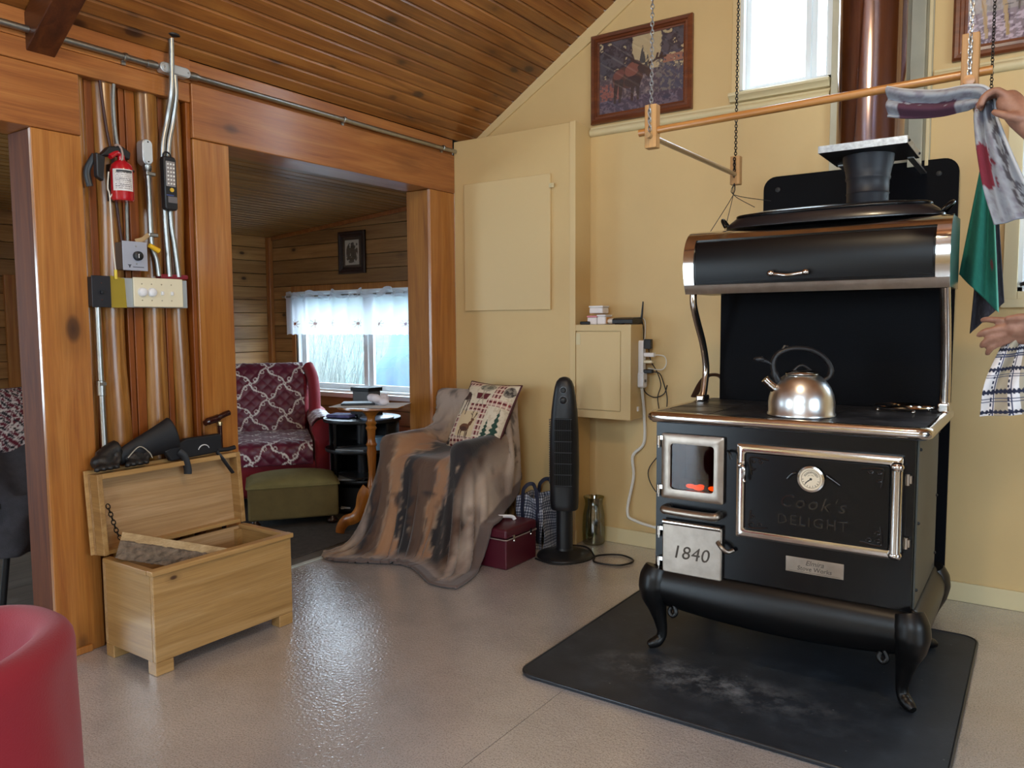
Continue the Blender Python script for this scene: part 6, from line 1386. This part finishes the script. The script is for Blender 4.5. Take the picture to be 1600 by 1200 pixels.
# head and neck
B.ball((.40, 2.55, 1.60), (.085, .075, .11), 18); B.ball((.375, 2.55, 1.555), (.06, .055, .06), 14); B.ball((.305, 2.55, 1.59), (.022, .012, .018), 10); B.ball((.318, 2.55, 1.55), (.015, .022, .006), 8)
for s in (-1, 1): B.ball((.42, 2.55+s*.076, 1.595), (.018, .01, .03), 10); B.ball((.328, 2.55+s*.03, 1.612), (.012, .014, .010), 8)
limb([(.43, 2.55, 1.40), (.415, 2.55, 1.52)], [.055, .052])
limb([(.44, 2.55, .95), (.44, 2.55, 1.15), (.44, 2.55, 1.36)], [.13, .13, .12], 18)
limb([(.44, 2.40, 1.36), (.44, 2.55, 1.38), (.44, 2.70, 1.36)], [.065, .085, .065])
for s in (-1, 1): limb([(.45, 2.55+s*.09, .92), (.44, 2.55+s*.1, .48), (.46, 2.55+s*.1, .08)], [.095, .062, .04]); limb([(.48, 2.55+s*.1, .035), (.40, 2.55+s*.1, .03), (.30, 2.55+s*.11, .022)], [.035, .035, .022])
# raised arm: shoulder, elbow, wrist, hand over the rack
W1_ = Vector((-.045, 2.47, 1.755)); limb([(.44, 2.38, 1.37), (.32, 2.38, 1.40), (.17, 2.42, 1.47)], [.055, .048, .04]); limb([(.17, 2.42, 1.47), (.06, 2.45, 1.62), W1_], [.04, .036, .027])
limb([W1_, (-.075, 2.475, 1.80), (-.105, 2.48, 1.845)], [.027, .034, .032]); limb([W1_+Vector((0, .03, .01)), (-.07, 2.51, 1.81), (-.10, 2.52, 1.85)], [.024, .028, .026])
for k, (dy, L_) in enumerate(((-.028, .9), (-.005, 1.0), (.018, .95), (.04, .8))):
    b0 = Vector((-.108, 2.487+dy, 1.855)); limb([b0, b0+Vector((-.028, -.002, .022))*L_, b0+Vector((-.055, -.004, .012))*L_, b0+Vector((-.066, -.004, -.012))*L_], [.0105, .010, .0092, .008], 10)
limb([(-.07, 2.455, 1.79), (-.105, 2.435, 1.80), (-.135, 2.44, 1.815)], [.014, .0115, .009], 10)
# lower arm: hand pinching the plaid cloth
W2_ = Vector((.0, 2.44, 1.255)); limb([(.44, 2.72, 1.36), (.40, 2.70, 1.24), (.34, 2.62, 1.12)], [.055, .047, .04]); limb([(.34, 2.62, 1.12), (.18, 2.52, 1.20), W2_], [.04, .036, .027])
limb([W2_, (-.035, 2.435, 1.255), (-.07, 2.43, 1.252)], [.026, .032, .027]); limb([W2_+Vector((0, 0, -.012)), (-.04, 2.45, 1.235), (-.065, 2.45, 1.232)], [.026, .03, .024])
for k, (dz, dy, L_, dr) in enumerate(((.024, .0, 1.0, .002), (.006, -.006, 1.1, -.006), (-.012, -.004, 1.0, -.01), (-.028, .004, .8, -.012))):
    b0 = Vector((-.075, 2.432+dy, 1.248+dz*.9)); limb([b0, b0+Vector((-.032*L_, -.004, dr)), b0+Vector((-.056*L_, .002, dr*2)), b0+Vector((-.068*L_, .012, dr*3-.004))], [.0105, .010, .009, .0078], 10)
limb([(-.02, 2.415, 1.275), (-.055, 2.405, 1.278), (-.085, 2.408, 1.275)], [.014, .0115, .009], 10)
B.build('body', M_skin, pe, remesh=.0045, smooth_it=4, smooth=True)
S_ = MB()
limb([(.44, 2.55, .90), (.44, 2.55, 1.12), (.44, 2.55, 1.36)], [.155, .15, .14], 18, S_); limb([(.44, 2.40, 1.36), (.44, 2.55, 1.385), (.44, 2.70, 1.36)], [.08, .095, .08], 14, S_)
limb([(.44, 2.38, 1.37), (.33, 2.38, 1.40), (.25, 2.40, 1.43)], [.07, .062, .06], 14, S_); limb([(.44, 2.72, 1.36), (.41, 2.71, 1.26), (.385, 2.68, 1.19)], [.07, .062, .06], 14, S_)
S_.build('shirt', plain('grey shirt', '6e747c', .85, bump=.2), pe, remesh=.01, smooth_it=3, smooth=True)
T_ = MB(); limb([(.45, 2.48, .9), (.45, 2.62, .9)], [.13, .13], 14, T_)
for s in (-1, 1): limb([(.45, 2.55+s*.09, .88), (.44, 2.55+s*.1, .48), (.46, 2.55+s*.1, .09)], [.115, .085, .07], 14, T_)
T_.build('trousers', plain('dark trousers', '2a3040', .9), pe, remesh=.012, smooth_it=3, smooth=True)
H_ = MB(); H_.ball((.425, 2.55, 1.635), (.085, .085, .095), 16); H_.ball((.455, 2.55, 1.58), (.06, .078, .09), 14)
H_.build('hair', plain('grey brown hair', '6a5c50', .8, bump=.6, bscale=200), pe, remesh=.008, smooth_it=2, smooth=True)
# ------------------------------------------------------------------ red tub chair in the near left corner
rcx, rcy = -1.60, .42
rc_ = thing('tub_chair', 'red fabric tub chair at the bottom left corner', 'chair', (rcx, rcy, 0))
M_fleece = plain('red fleece', '820b1e', .9, bump=.25, bscale=260, sheen=.1)
def tub(a, R, z, o): return (rcx+(R+o)*math.cos(a), rcy+(R+o)*math.sin(a)*.9, z)
P = []
for i in range(61):
    a = -1.9+3.9*i/60-.0; row = []
    ht = .74-.05*(abs(a-.25)/2)**2
    prof_ = [(.03, .12), (.035, .35), (.028, .55), (.022, ht-.08), (.03, ht-.025), (.022, ht-.004), (.0, ht+.006), (-.025, ht), (-.042, ht-.03), (-.05, ht-.12), (-.055, .42)]
    for k, (o_, z) in enumerate(prof_):
        wr = .006*math.sin(a*9+z*6)*(1 if z < ht-.06 else .3); row.append(tub(a, .30, z, o_+wr))
    P.append(row)
MB().grid(P).build('back_shell', M_fleece, rc_, smooth=True, solid=.012, sub=1)
MB().lathe([(0, .28), (.245, .28), (.26, .31), (.26, .40), (.24, .43), (0, .44)], (rcx, rcy, 0), 32, cap=False).build('seat', M_fleece, rc_, smooth=True)
for a in (.6, 2.2, 3.8, 5.4): MB().cyl((rcx+.24*math.cos(a), rcy+.22*math.sin(a), 0), (rcx+.22*math.cos(a), rcy+.2*math.sin(a), .3), .018, 12).build('leg', M_foot, rc_, smooth=True)
